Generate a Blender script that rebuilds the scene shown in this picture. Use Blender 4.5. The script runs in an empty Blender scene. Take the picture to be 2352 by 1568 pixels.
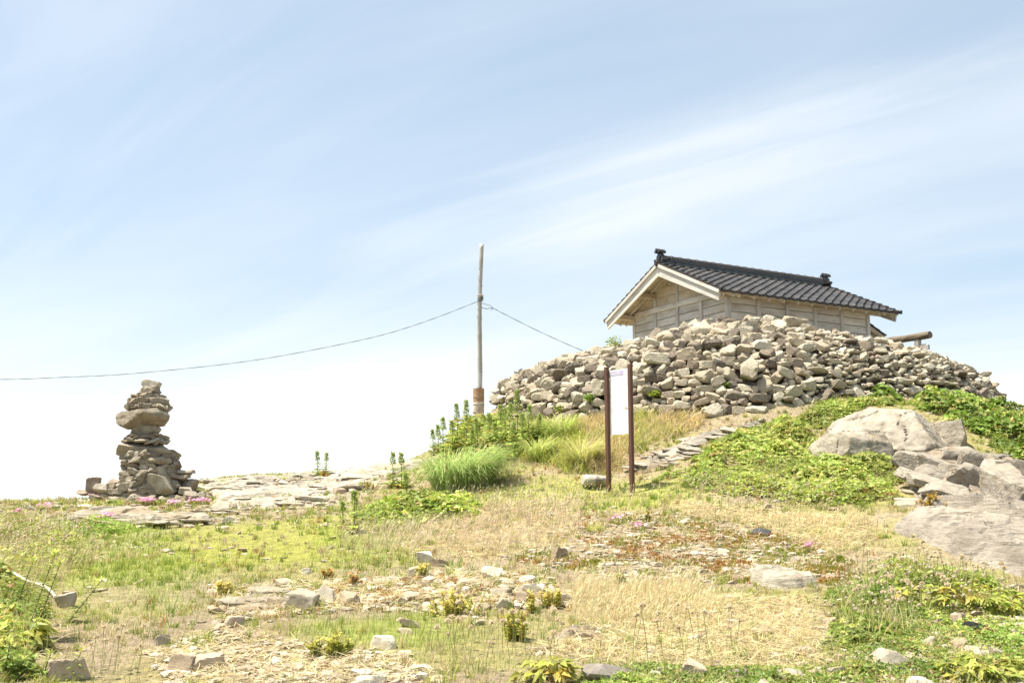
import bpy, bmesh, math, random
import numpy as np
from mathutils import Vector, Matrix, Quaternion

# ------------------------------------------------------------------ camera, sky, sun, exposure
scene = bpy.context.scene
COL = scene.collection
EYE = 1.6
FPX = 2411.7                      # focal length in pixels of a 2352 px wide picture
PITCH = math.radians(9.072)
cam_d = bpy.data.cameras.new("camera")
cam_d.sensor_width = 36.0
cam_d.lens = 36.914
cam_d.clip_start = 0.05
cam_d.clip_end = 60000
cam = bpy.data.objects.new("camera", cam_d)
cam.location = (0, 0, EYE)
cam.rotation_euler = (math.pi / 2 + PITCH, 0, 0)
COL.objects.link(cam)
scene.camera = cam

SUN_EL = math.radians(69)
SUN_H = Vector((-1.0, -0.06, 0)).normalized()
sun_dir = Vector((SUN_H.x * math.cos(SUN_EL), SUN_H.y * math.cos(SUN_EL), math.sin(SUN_EL)))

world = bpy.data.worlds.new("World")
scene.world = world
world.use_nodes = True
wn = world.node_tree.nodes
wl = world.node_tree.links
wn.clear()
w_out = wn.new("ShaderNodeOutputWorld")
w_bg = wn.new("ShaderNodeBackground")
w_bg.inputs["Strength"].default_value = 0.113
w_sky = wn.new("ShaderNodeTexSky")
w_sky.sky_type = 'NISHITA'
w_sky.sun_disc = False
w_sky.sun_elevation = SUN_EL
w_sky.sun_rotation = math.atan2(SUN_H.x, SUN_H.y)
w_sky.air_density = 1.0
w_sky.dust_density = 1.6
w_sky.ozone_density = 1.0
# thin cirrus: wind-drawn noise on a flat high layer, seen all round the sky
tc = wn.new("ShaderNodeTexCoord")
sep = wn.new("ShaderNodeSeparateXYZ")
wl.new(tc.outputs["Generated"], sep.inputs[0])
zc = wn.new("ShaderNodeMath"); zc.operation = 'MAXIMUM'; zc.inputs[1].default_value = 0.0
wl.new(sep.outputs["Z"], zc.inputs[0])
za_ = wn.new("ShaderNodeMath"); za_.operation = 'ADD'; za_.inputs[1].default_value = 0.16
wl.new(zc.outputs[0], za_.inputs[0])
dx = wn.new("ShaderNodeMath"); dx.operation = 'DIVIDE'
dy = wn.new("ShaderNodeMath"); dy.operation = 'DIVIDE'
wl.new(sep.outputs["X"], dx.inputs[0]); wl.new(za_.outputs[0], dx.inputs[1])
wl.new(sep.outputs["Y"], dy.inputs[0]); wl.new(za_.outputs[0], dy.inputs[1])
cmb = wn.new("ShaderNodeCombineXYZ")
wl.new(dx.outputs[0], cmb.inputs[0]); wl.new(dy.outputs[0], cmb.inputs[1])


def wmath(op, a_, b_=None, c_=None, clamp=False):
    nd = wn.new("ShaderNodeMath"); nd.operation = op; nd.use_clamp = clamp
    for i_, v_ in enumerate((a_, b_, c_)):
        if v_ is None:
            continue
        if hasattr(v_, "links"):
            wl.new(v_, nd.inputs[i_])
        else:
            nd.inputs[i_].default_value = v_
    return nd.outputs[0]


rotm = wn.new("ShaderNodeMapping"); rotm.inputs["Rotation"].default_value = (0, 0, math.radians(37.6))   # wind direction of the high cloud
wl.new(cmb.outputs[0], rotm.inputs[0])


def cirrus(scale, nscale, detail, rough, lo, hi, loc=(0, 0, 0), dist=0.6, src=None):
    mp = wn.new("ShaderNodeMapping")
    mp.inputs["Scale"].default_value = (scale[0], scale[1], 1)
    mp.inputs["Location"].default_value = loc
    wl.new(src or rotm.outputs[0], mp.inputs[0])
    nz = wn.new("ShaderNodeTexNoise")
    nz.inputs["Scale"].default_value = nscale
    nz.inputs["Detail"].default_value = detail
    nz.inputs["Roughness"].default_value = rough
    nz.inputs["Distortion"].default_value = dist
    wl.new(mp.outputs[0], nz.inputs["Vector"])
    mr = wn.new("ShaderNodeMapRange"); mr.interpolation_type = 'SMOOTHSTEP'
    mr.inputs["From Min"].default_value = lo
    mr.inputs["From Max"].default_value = hi
    wl.new(nz.outputs["Fac"], mr.inputs["Value"])
    return mr.outputs[0]


c1 = cirrus((0.35, 1.1), 0.9, 6, 0.5, 0.42, 0.80, (2.3, 0.9, 0))
c2 = cirrus((0.5, 2.2), 1.5, 6, 0.5, 0.36, 0.85, (7.1, 3.4, 0), 1.2)
# one broad streamer across the sky, frayed by noise
sr_ = wn.new("ShaderNodeSeparateXYZ"); wl.new(rotm.outputs[0], sr_.inputs[0])
frn = wn.new("ShaderNodeTexNoise"); frn.inputs["Scale"].default_value = 1.3; frn.inputs["Detail"].default_value = 5
wl.new(rotm.outputs[0], frn.inputs["Vector"])
yy = wmath('ADD', sr_.outputs["Y"], -1.85)
yy = wmath('MULTIPLY_ADD', wmath('ADD', frn.outputs["Fac"], -0.5), 0.35, yy)
band = wn.new("ShaderNodeMapRange"); band.interpolation_type = 'SMOOTHSTEP'
band.inputs["From Min"].default_value = 0.34; band.inputs["From Max"].default_value = 0.0
wl.new(wmath('ABSOLUTE', yy), band.inputs["Value"])
fade = wn.new("ShaderNodeMapRange"); fade.interpolation_type = 'SMOOTHSTEP'; fade.inputs["From Min"].default_value = -2.1; fade.inputs["From Max"].default_value = -1.15
wl.new(sr_.outputs["X"], fade.inputs["Value"])
bandv = wmath('MULTIPLY', wmath('MULTIPLY', band.outputs[0], fade.outputs[0]), wmath('MULTIPLY_ADD', c2, 0.5, 0.5))
cs = wmath('MULTIPLY_ADD', c2, 0.30, wmath('MULTIPLY', c1, 0.55))
cs = wmath('ADD', cs, wmath('MULTIPLY', bandv, 0.85))
hz = wn.new("ShaderNodeMapRange"); hz.interpolation_type = 'SMOOTHSTEP'      # pale haze low over the sea, all round
hz.inputs["From Min"].default_value = 0.24; hz.inputs["From Max"].default_value = -0.03
hz.inputs["To Min"].default_value = 0.0; hz.inputs["To Max"].default_value = 1.0
wl.new(sep.outputs["Z"], hz.inputs["Value"])
fac = wmath('ADD', wmath('MULTIPLY', cs, 0.52), wmath('MULTIPLY', hz.outputs[0], 0.92), clamp=True)
veil = wn.new("ShaderNodeMixRGB"); veil.inputs["Fac"].default_value = 0.56       # even thin veil
wl.new(w_sky.outputs[0], veil.inputs["Color1"]); veil.inputs["Color2"].default_value = (2.5, 3.0, 3.2, 1)
wmix = wn.new("ShaderNodeMixRGB")
wl.new(fac, wmix.inputs["Fac"])
wl.new(veil.outputs[0], wmix.inputs["Color1"])
wmix.inputs["Color2"].default_value = (5.0, 5.0, 5.05, 1)
wl.new(wmix.outputs[0], w_bg.inputs["Color"])
wl.new(w_bg.outputs[0], w_out.inputs["Surface"])

sun_d = bpy.data.lights.new("sun", 'SUN')
sun_d.energy = 4.8
sun_d.angle = math.radians(0.53)
sun_d.color = (1.0, 0.93, 0.81)
sun = bpy.data.objects.new("sun", sun_d)
sun.rotation_euler = (-sun_dir).to_track_quat('-Z', 'Y').to_euler()
sun.location = (-20, -10, 30)
COL.objects.link(sun)

scene.view_settings.view_transform = 'Standard'
scene.view_settings.look = 'None'
scene.view_settings.exposure = 1.12
scene.view_settings.gamma = 1.0
scene.view_settings.use_curve_mapping = False
scene.render.engine = 'CYCLES'
scene.cycles.max_bounces = 6
scene.cycles.transparent_max_bounces = 4

RNG = np.random.default_rng(7)
random.seed(7)

# ------------------------------------------------------------------ pixel helper (2352 x 1568 measuring frame)
CP, SP = math.cos(PITCH), math.sin(PITCH)


def ray(px, py):
    a = (np.asarray(px, float) - 1176.0) / FPX
    b = (784.0 - np.asarray(py, float)) / FPX
    return a, CP - b * SP, SP + b * CP


def at(px, py, Y):
    a, y, z = ray(px, py)
    k = Y / y
    return np.array([a * k, Y + 0 * k, EYE + z * k])


# ------------------------------------------------------------------ noise in numpy
def _hash(ix, iy, iz, seed):
    h = (ix.astype(np.int64) * 374761393 + iy.astype(np.int64) * 668265263 + iz.astype(np.int64) * 2147483647 + seed * 974711) & 0xFFFFFFFF
    h = ((h ^ (h >> 13)) * 1274126177) & 0xFFFFFFFF
    h = ((h ^ (h >> 16)) * 2246822519) & 0xFFFFFFFF
    h = h ^ (h >> 15)
    return (h & 0xFFFFFF) / float(0xFFFFFF)


def vnoise(x, y, z=None, seed=0):
    x = np.asarray(x, float); y = np.asarray(y, float)
    z = np.zeros_like(x) if z is None else np.asarray(z, float)
    ix, iy, iz = np.floor(x), np.floor(y), np.floor(z)
    fx, fy, fz = x - ix, y - iy, z - iz
    fx = fx * fx * (3 - 2 * fx); fy = fy * fy * (3 - 2 * fy); fz = fz * fz * (3 - 2 * fz)
    r = 0
    for a in (0, 1):
        for b in (0, 1):
            for c in (0, 1):
                w = (fx if a else 1 - fx) * (fy if b else 1 - fy) * (fz if c else 1 - fz)
                r = r + w * _hash(ix + a, iy + b, iz + c, seed)
    return r * 2 - 1


def fbm(x, y, z=None, octv=4, seed=0, rough=0.5):
    r, amp, tot, f = 0, 1.0, 0, 1.0
    for o in range(octv):
        r = r + amp * vnoise(np.asarray(x) * f, np.asarray(y) * f, None if z is None else np.asarray(z) * f, seed + o * 17)
        tot += amp; amp *= rough; f *= 2.03
    return r / tot


def smooth(a, b, x):
    t = np.clip((x - a) / (b - a), 0, 1)
    return t * t * (3 - 2 * t)


# ------------------------------------------------------------------ object helpers
def np_mesh(name, V, F, mat=None, col=None, smooth_sh=False):
    V = np.asarray(V, np.float32); F = np.asarray(F, np.int32)
    me = bpy.data.meshes.new(name)
    me.vertices.add(len(V))
    me.vertices.foreach_set("co", V.ravel())
    k = F.shape[1]
    me.loops.add(F.size)
    me.loops.foreach_set("vertex_index", F.ravel())
    me.polygons.add(len(F))
    me.polygons.foreach_set("loop_start", np.arange(0, F.size, k, dtype=np.int32))
    me.update(calc_edges=True)
    if col is not None:
        a = me.color_attributes.new("Col", 'FLOAT_COLOR', 'POINT')
        c4 = np.ones((len(V), 4), np.float32); c4[:, :3] = col
        a.data.foreach_set("color", c4.ravel())
    me.polygons.foreach_set("use_smooth", np.full(len(F), bool(smooth_sh)))
    if mat:
        me.materials.append(mat)
    return me


def mk(name, me, parent=None, loc=None, rot=None, scale=None, label=None, cat=None, group=None, kind=None, color=None, mw=None):
    o = bpy.data.objects.new(name, me)
    COL.objects.link(o)
    if parent is not None:
        o.parent = parent
    if mw is not None:
        o.matrix_local = mw
    if loc is not None:
        o.location = loc
    if rot is not None:
        o.rotation_euler = rot
    if scale is not None:
        o.scale = scale
    for k, v in (("label", label), ("category", cat), ("group", group), ("kind", kind)):
        if v:
            o[k] = v
    if color is not None:
        o.color = (color[0], color[1], color[2], 1)
    return o


def empty(name, loc, label, cat, rot=0, group=None):
    o = mk(name, None, loc=loc, label=label, cat=cat, group=group)
    o.rotation_euler = (0, 0, rot)
    return o


class MB:
    """collects vertices, faces and colours of one mesh"""
    def __init__(s):
        s.V = []; s.F = []; s.C = []; s.n = 0

    def add(s, V, F, C=None):
        V = np.asarray(V, float).reshape(-1, 3); F = np.asarray(F, int)
        if F.ndim == 2 and F.shape[1] == 4:
            F = np.concatenate([F[:, [0, 1, 2]], F[:, [0, 2, 3]]])
        s.V.append(V); s.F.append(F + s.n); s.n += len(V)
        if C is not None:
            C = np.asarray(C, float)
            s.C.append(np.broadcast_to(C, (len(V), 3)) if C.ndim == 1 else C)
        return s

    def mesh(s, name, mat, smooth_sh=False):
        return np_mesh(name, np.concatenate(s.V), np.concatenate(s.F), mat, np.concatenate(s.C) if s.C else None, smooth_sh)


def tube(path, rad, n=6, cap=True):
    path = np.asarray(path, float); m = len(path)
    rad = np.broadcast_to(np.asarray(rad, float), (m,))
    tan = np.gradient(path, axis=0)
    tan /= np.linalg.norm(tan, axis=1)[:, None] + 1e-9
    ref = np.array([0, 0, 1.0]) if abs(tan[0, 2]) < 0.8 else np.array([1.0, 0, 0])
    V = []
    for i in range(m):
        a = np.cross(tan[i], ref); a /= np.linalg.norm(a) + 1e-9
        b = np.cross(a, tan[i])
        th = np.arange(n) / n * 2 * math.pi
        V.append(path[i] + rad[i] * (np.cos(th)[:, None] * a + np.sin(th)[:, None] * b))
    V = np.concatenate(V)
    F = [[i * n + j, i * n + (j + 1) % n, (i + 1) * n + (j + 1) % n, (i + 1) * n + j] for i in range(m - 1) for j in range(n)]
    F = np.array(F); F = np.concatenate([F[:, [0, 1, 2]], F[:, [0, 2, 3]]])
    if cap:
        V = np.concatenate([V, path[[0, -1]]])
        c0, c1_ = m * n, m * n + 1
        F = np.concatenate([F, [[c0, (j + 1) % n, j] for j in range(n)], [[c1_, (m - 1) * n + j, (m - 1) * n + (j + 1) % n] for j in range(n)]])
    return V, F


def box_bm(sx, sy, sz, bev=0.006):
    bm = bmesh.new()
    bmesh.ops.create_cube(bm, size=1)
    bmesh.ops.scale(bm, vec=(sx, sy, sz), verts=bm.verts)
    if bev:
        bmesh.ops.bevel(bm, geom=bm.edges[:], offset=bev, segments=1, affect='EDGES')
    return bm


_boxes = {}


def box_mesh(sx, sy, sz, mat, bev=0.006, name="box"):
    key = (round(sx, 4), round(sy, 4), round(sz, 4), mat.name, bev)
    if key not in _boxes:
        bm = box_bm(sx, sy, sz, bev)
        me = bpy.data.meshes.new(name); bm.to_mesh(me); bm.free()
        me.materials.append(mat)
        _boxes[key] = me
    return _boxes[key]


def beam(name, parent, p0, p1, w, h, mat, up=(0, 0, 1), bev=0.006, **kw):
    """a timber whose own X axis runs p0 -> p1; w across, h along 'up'"""
    p0, p1 = Vector(p0), Vector(p1)
    X = (p1 - p0); L = X.length; X.normalize()
    Z = Vector(up) - X * X.dot(Vector(up)); Z.normalize()
    Y = Z.cross(X)
    M = Matrix(((X.x, Y.x, Z.x, 0), (X.y, Y.y, Z.y, 0), (X.z, Y.z, Z.z, 0), (0, 0, 0, 1)))
    M.translation = (p0 + p1) / 2
    return mk(name, box_mesh(L, w, h, mat, bev, name), parent, mw=M, **kw)


# ------------------------------------------------------------------ materials
def new_mat(name):
    m = bpy.data.materials.new(name)
    m.use_nodes = True
    nt = m.node_tree
    b = nt.nodes["Principled BSDF"]
    return m, nt.nodes, nt.links, b


def noise_node(n, l, scale, detail=5, rough=0.6, coord="Object", mapscale=None, dist=0.0):
    t = n.new("ShaderNodeTexCoord")
    src = t.outputs[coord]
    if mapscale:
        mp = n.new("ShaderNodeMapping"); mp.inputs["Scale"].default_value = mapscale
        l.new(src, mp.inputs[0]); src = mp.outputs[0]
    z = n.new("ShaderNodeTexNoise")
    z.inputs["Scale"].default_value = scale; z.inputs["Detail"].default_value = detail
    z.inputs["Roughness"].default_value = rough; z.inputs["Distortion"].default_value = dist
    l.new(src, z.inputs["Vector"])
    return z


def ramp(n, l, src, stops):
    r = n.new("ShaderNodeValToRGB")
    e = r.color_ramp.elements
    while len(e) < len(stops):
        e.new(0.5)
    for i, (p, c) in enumerate(stops):
        e[i].position = p
        e[i].color = (c[0], c[1], c[2], 1) if hasattr(c, "__len__") else (c, c, c, 1)
    l.new(src, r.inputs[0])
    return r


def mul(n, l, a, b, fac=1.0, mode='MULTIPLY'):
    x = n.new("ShaderNodeMixRGB"); x.blend_type = mode
    if hasattr(fac, "links"):
        l.new(fac, x.inputs[0])
    else:
        x.inputs[0].default_value = fac
    for i, s in ((1, a), (2, b)):
        if hasattr(s, "links"):
            l.new(s, x.inputs[i])
        else:
            x.inputs[i].default_value = (s[0], s[1], s[2], 1)
    return x.outputs[0]


def bump(n, l, b, src, strength, dist=0.02):
    bp = n.new("ShaderNodeBump")
    bp.inputs["Strength"].default_value = strength; bp.inputs["Distance"].default_value = dist
    l.new(src, bp.inputs["Height"]); l.new(bp.outputs[0], b.inputs["Normal"])


def stone_mat(name, source, nscale=7.0, bumpd=0.02, coord="Object", strata=False, speck=0.45, white=0.30, patch=False):
    """weathered stone; base colour from the object colour, a vertex colour or a fixed colour"""
    m, n, l, b = new_mat(name)
    if source == "object":
        s = n.new("ShaderNodeObjectInfo"); base = s.outputs["Color"]
    elif source == "vertex":
        s = n.new("ShaderNodeVertexColor"); s.layer_name = "Col"; base = s.outputs[0]
    else:
        s = n.new("ShaderNodeRGB"); s.outputs[0].default_value = (*source, 1); base = s.outputs[0]
    n1 = noise_node(n, l, nscale, 8, 0.65, coord)
    r1 = ramp(n, l, n1.outputs["Fac"], [(0.30, (0.55, 0.52, 0.48)), (0.52, (1, 1, 1)), (0.75, (1.25, 1.22, 1.15))])
    c = mul(n, l, base, r1.outputs[0])
    n2 = noise_node(n, l, nscale * 3.7, 6, 0.7, coord)          # dark lichen specks
    r2 = ramp(n, l, n2.outputs["Fac"], [(0.60, 0.0), (0.68, speck)])
    c = mul(n, l, c, (0.09, 0.075, 0.055), r2.outputs[0], 'MIX')
    n4 = noise_node(n, l, nscale * 0.8, 5, 0.6, coord)         # pale crust lichen
    r4 = ramp(n, l, n4.outputs["Fac"], [(0.56, 0.0), (0.66, white)])
    c = mul(n, l, c, (0.56, 0.51, 0.40), r4.outputs[0], 'MIX')
    if patch:                                              # broad dark lichen patches and ochre stains
        n6 = noise_node(n, l, 1.3, 8, .68, coord)
        r6 = ramp(n, l, n6.outputs["Fac"], [(.56, 0.0), (.62, .7)])
        c = mul(n, l, c, (.10, .08, .055), r6.outputs[0], 'MIX')
        n7 = noise_node(n, l, 2.1, 6, .6, coord, (1, 1, 1.6))
        r7 = ramp(n, l, n7.outputs["Fac"], [(.58, 0.0), (.70, .5)])
        c = mul(n, l, c, (.33, .23, .12), r7.outputs[0], 'MIX')
    l.new(c, b.inputs["Base Color"])
    b.inputs["Roughness"].default_value = 0.92
    b.inputs["Specular IOR Level"].default_value = 0.2
    h = n1.outputs["Fac"]
    if strata:
        n3 = noise_node(n, l, 5.0, 8, 0.7, coord, (0.7, 0.9, 6.0), 0.4)
        h = mul(n, l, n3.outputs["Fac"], n2.outputs["Fac"], 0.35, 'MIX')
        r3 = ramp(n, l, n3.outputs["Fac"], [(0.36, (0.55, 0.51, 0.45)), (0.47, (1, 1, 1))])
        l.new(mul(n, l, c, r3.outputs[0], 0.85), b.inputs["Base Color"])
        n5 = noise_node(n, l, 1.1, 7, .62, coord)
        r5 = ramp(n, l, n5.outputs["Fac"], [(.60, 0.0), (.66, .62)])
        l.new(mul(n, l, mul(n, l, c, r3.outputs[0], 0.6), (.11, .085, .06), r5.outputs[0], 'MIX'), b.inputs["Base Color"])
    bump(n, l, b, h, 0.8, bumpd)
    return m


def leaf_mat(name, trans=0.28, rough=0.55, spec=0.3):
    m, n, l, b = new_mat(name)
    v = n.new("ShaderNodeVertexColor"); v.layer_name = "Col"
    l.new(v.outputs[0], b.inputs["Base Color"])
    b.inputs["Roughness"].default_value = rough
    b.inputs["Specular IOR Level"].default_value = spec
    t = n.new("ShaderNodeBsdfTranslucent")
    l.new(v.outputs[0], t.inputs[0])
    mx = n.new("ShaderNodeMixShader"); mx.inputs[0].default_value = trans
    l.new(b.outputs[0], mx.inputs[1]); l.new(t.outputs[0], mx.inputs[2])
    l.new(mx.outputs[0], n["Material Output"].inputs["Surface"])
    return m


def wood_mat(name, c_lo, c_hi, spec=0.15):
    m, n, l, b = new_mat(name)
    oi = n.new("ShaderNodeObjectInfo")
    t = n.new("ShaderNodeTexCoord")
    ad = n.new("ShaderNodeVectorMath"); ad.operation = 'MULTIPLY_ADD'
    cmbn = n.new("ShaderNodeCombineXYZ")
    for i in range(3):
        l.new(oi.outputs["Random"], cmbn.inputs[i])
    l.new(cmbn.outputs[0], ad.inputs[0]); ad.inputs[1].default_value = (37, 53, 71); l.new(t.outputs["Object"], ad.inputs[2])
    mp = n.new("ShaderNodeMapping"); mp.inputs["Scale"].default_value = (1.2, 16, 16)
    l.new(ad.outputs[0], mp.inputs[0])
    z = n.new("ShaderNodeTexNoise"); z.inputs["Scale"].default_value = 2.2; z.inputs["Detail"].default_value = 7; z.inputs["Roughness"].default_value = 0.65; z.inputs["Distortion"].default_value = 0.8
    l.new(mp.outputs[0], z.inputs["Vector"])
    r = ramp(n, l, z.outputs["Fac"], [(0.28, c_lo), (0.62, c_hi)])
    mp2 = n.new("ShaderNodeMapping"); mp2.inputs["Scale"].default_value = (1.5, 3, 3)
    l.new(ad.outputs[0], mp2.inputs[0])
    z2 = n.new("ShaderNodeTexNoise"); z2.inputs["Scale"].default_value = 1.4; z2.inputs["Detail"].default_value = 4
    l.new(mp2.outputs[0], z2.inputs["Vector"])
    r2 = ramp(n, l, z2.outputs["Fac"], [(0.3, (0.78, 0.74, 0.68)), (0.6, (1.05, 1.05, 1.05))])
    c = mul(n, l, r.outputs[0], r2.outputs[0])
    rv = ramp(n, l, oi.outputs["Random"], [(0.0, (0.86, 0.85, 0.84)), (1.0, (1.08, 1.06, 1.02))])
    c = mul(n, l, c, rv.outputs[0])
    l.new(c, b.inputs["Base Color"])
    b.inputs["Roughness"].default_value = 0.85
    b.inputs["Specular IOR Level"].default_value = spec
    bump(n, l, b, z.outputs["Fac"], 0.4, 0.004)
    return m


def plain_mat(name, c, rough=0.6, spec=0.3, nz=None, coord="Object"):
    m, n, l, b = new_mat(name)
    b.inputs["Roughness"].default_value = rough
    b.inputs["Specular IOR Level"].default_value = spec
    if nz:
        z = noise_node(n, l, nz[0], 6, 0.65, coord)
        r = ramp(n, l, z.outputs["Fac"], [(0.3, tuple(x * nz[1] for x in c)), (0.65, tuple(x * nz[2] for x in c))])
        l.new(r.outputs[0], b.inputs["Base Color"])
    else:
        b.inputs["Base Color"].default_value = (*c, 1)
    return m


M_STONE = stone_mat("weathered_stone", "object", 5.0, 0.02)
M_STONEV = stone_mat("weathered_stone_small", "vertex", 5.0, 0.02)
M_LEDGE = stone_mat("bedrock", "vertex", 1.6, 0.10, "Object", True, 0.45, 0.18)
M_BOULDER_O = stone_mat("jointed_rock", "object", 3.5, 0.06, "Object", False, 0.6, 0.15, patch=True)
M_BOULDER = stone_mat("boulder_rock", "vertex", 4.5, 0.09, "Object", False, 0.6, 0.12, patch=True)
M_LEAF = leaf_mat("leaf", 0.38, 0.5, 0.35)
M_GRASS = leaf_mat("grass_blade", 0.38, 0.65, 0.2)
M_WOOD = wood_mat("weathered_timber", (0.44, 0.42, 0.38), (0.68, 0.655, 0.60))
M_POSTW = wood_mat("grey_post_timber", (0.40, 0.39, 0.365), (0.60, 0.585, 0.55))
M_WOODY = wood_mat("sheltered_timber", (0.42, 0.355, 0.26), (0.60, 0.53, 0.41))
M_POLE = wood_mat("grey_pole_wood", (0.27, 0.265, 0.255), (0.50, 0.49, 0.47))
M_LOG = wood_mat("old_log", (0.10, 0.08, 0.06), (0.26, 0.22, 0.17))

m, n, l, b = new_mat("glazed_black_tile")
z = noise_node(n, l, 9, 5, 0.6)
oi = n.new("ShaderNodeObjectInfo")
r = ramp(n, l, oi.outputs["Random"], [(0, (0.020, 0.019, 0.019)), (1, (0.052, 0.047, 0.043))])
l.new(mul(n, l, r.outputs[0], ramp(n, l, z.outputs["Fac"], [(0.3, (0.8, 0.8, 0.8)), (0.7, (1.5, 1.4, 1.3))]).outputs[0]), b.inputs["Base Color"])
b.inputs["Roughness"].default_value = 0.34
b.inputs["Specular IOR Level"].default_value = 0.55
M_TILE = m
M_TILEB = plain_mat("dull_brown_tile", (0.035, 0.027, 0.024), 0.6, 0.3, (12, 0.7, 1.4))
M_POST = plain_mat("brown_paint", (0.115, 0.052, 0.035), 0.5, 0.35, (3, 0.9, 1.1))
M_PANEL = plain_mat("white_sign_face", (0.82, 0.82, 0.81), 0.4, 0.4)
M_INK = plain_mat("grey_ink", (0.30, 0.30, 0.31), 0.6)
M_RED = plain_mat("red_ink", (0.5, 0.12, 0.08), 0.6)
M_WHITEPRINT = plain_mat("white_print", (0.85, 0.85, 0.86), 0.5)
M_WIRE = plain_mat("wire_sheath", (0.13, 0.15, 0.14), 0.6)
M_ROPE = plain_mat("pale_binding", (0.45, 0.40, 0.32), 0.8)
M_TERRA = plain_mat("broken_clay", (0.30, 0.075, 0.03), 0.9, 0.1, (18, 0.7, 1.2))
M_BLEACH = plain_mat("bleached_wood", (0.62, 0.57, 0.48), 0.85, 0.1, (9, 0.75, 1.1))
M_LAVA = stone_mat("dark_lava", (0.022, 0.021, 0.021), 16, 0.05, "Object", False, 0.0, 0.0)
M_MORTAR = stone_mat("sandy_mortar", (0.30, 0.255, 0.185), 6, 0.05, "Object", False, 0.3, 0.25)

# rusty sleeve of the pole: brown upper part, white painted lower part, flaking
m, n, l, b = new_mat("rusty_painted_pipe")
t = n.new("ShaderNodeTexCoord"); sp = n.new("ShaderNodeSeparateXYZ"); l.new(t.outputs["Object"], sp.inputs[0])
nz = noise_node(n, l, 7, 6, 0.7)
ad = n.new("ShaderNodeMath"); ad.operation = 'MULTIPLY_ADD'; ad.inputs[1].default_value = 0.22
l.new(nz.outputs["Fac"], ad.inputs[0]); l.new(sp.outputs["Z"], ad.inputs[2])
rr = ramp(n, l, ad.outputs[0], [(0.74, (0.64, 0.59, 0.52)), (0.76, (0.38, 0.245, 0.14))])
rs = ramp(n, l, noise_node(n, l, 3, 8, 0.7).outputs["Fac"], [(0.35, (0.6, 0.5, 0.45)), (0.6, (1.15, 1.1, 1.05))])
l.new(mul(n, l, rr.outputs[0], rs.outputs[0]), b.inputs["Base Color"])
b.inputs["Roughness"].default_value = 0.75
M_RUST = m

# sign header: violet print fading to white across the board
m, n, l, b = new_mat("violet_header_print")
t = n.new("ShaderNodeTexCoord"); sp = n.new("ShaderNodeSeparateXYZ"); l.new(t.outputs["Object"], sp.inputs[0])
rr = ramp(n, l, sp.outputs["X"], [(0.0, (0.33, 0.28, 0.52)), (0.28, (0.42, 0.33, 0.60)), (0.36, (0.82, 0.82, 0.82))])
l.new(rr.outputs[0], b.inputs["Base Color"]); b.inputs["Roughness"].default_value = 0.45
M_HEADER = m

# ground: soil and litter, tinted by what grows there
m, n, l, b = new_mat("ground_soil")
v = n.new("ShaderNodeVertexColor"); v.layer_name = "Col"
z1 = noise_node(n, l, 9, 9, 0.7)
r1 = ramp(n, l, z1.outputs["Fac"], [(0.3, (0.55, 0.52, 0.5)), (0.5, (0.95, 0.95, 0.95)), (0.72, (1.35, 1.3, 1.2))])
z2 = noise_node(n, l, 45, 6, 0.75)
r2 = ramp(n, l, z2.outputs["Fac"], [(0.32, (0.5, 0.47, 0.42)), (0.55, (1.1, 1.1, 1.1))])
l.new(mul(n, l, mul(n, l, v.outputs[0], r1.outputs[0]), r2.outputs[0]), b.inputs["Base Color"])
b.inputs["Roughness"].default_value = 0.95; b.inputs["Specular IOR Level"].default_value = 0.1
bump(n, l, b, mul(n, l, z1.outputs["Fac"], z2.outputs["Fac"], 0.5, 'MIX'), 1.0, 0.05)
M_GROUND = m

m, n, l, b = new_mat("sea_water")
b.inputs["Base Color"].default_value = (0.02, 0.06, 0.085, 1); b.inputs["Roughness"].default_value = 0.12
bump(n, l, b, noise_node(n, l, 0.25, 8, 0.6).outputs["Fac"], 0.5, 1.0)
M_SEA = m

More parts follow.
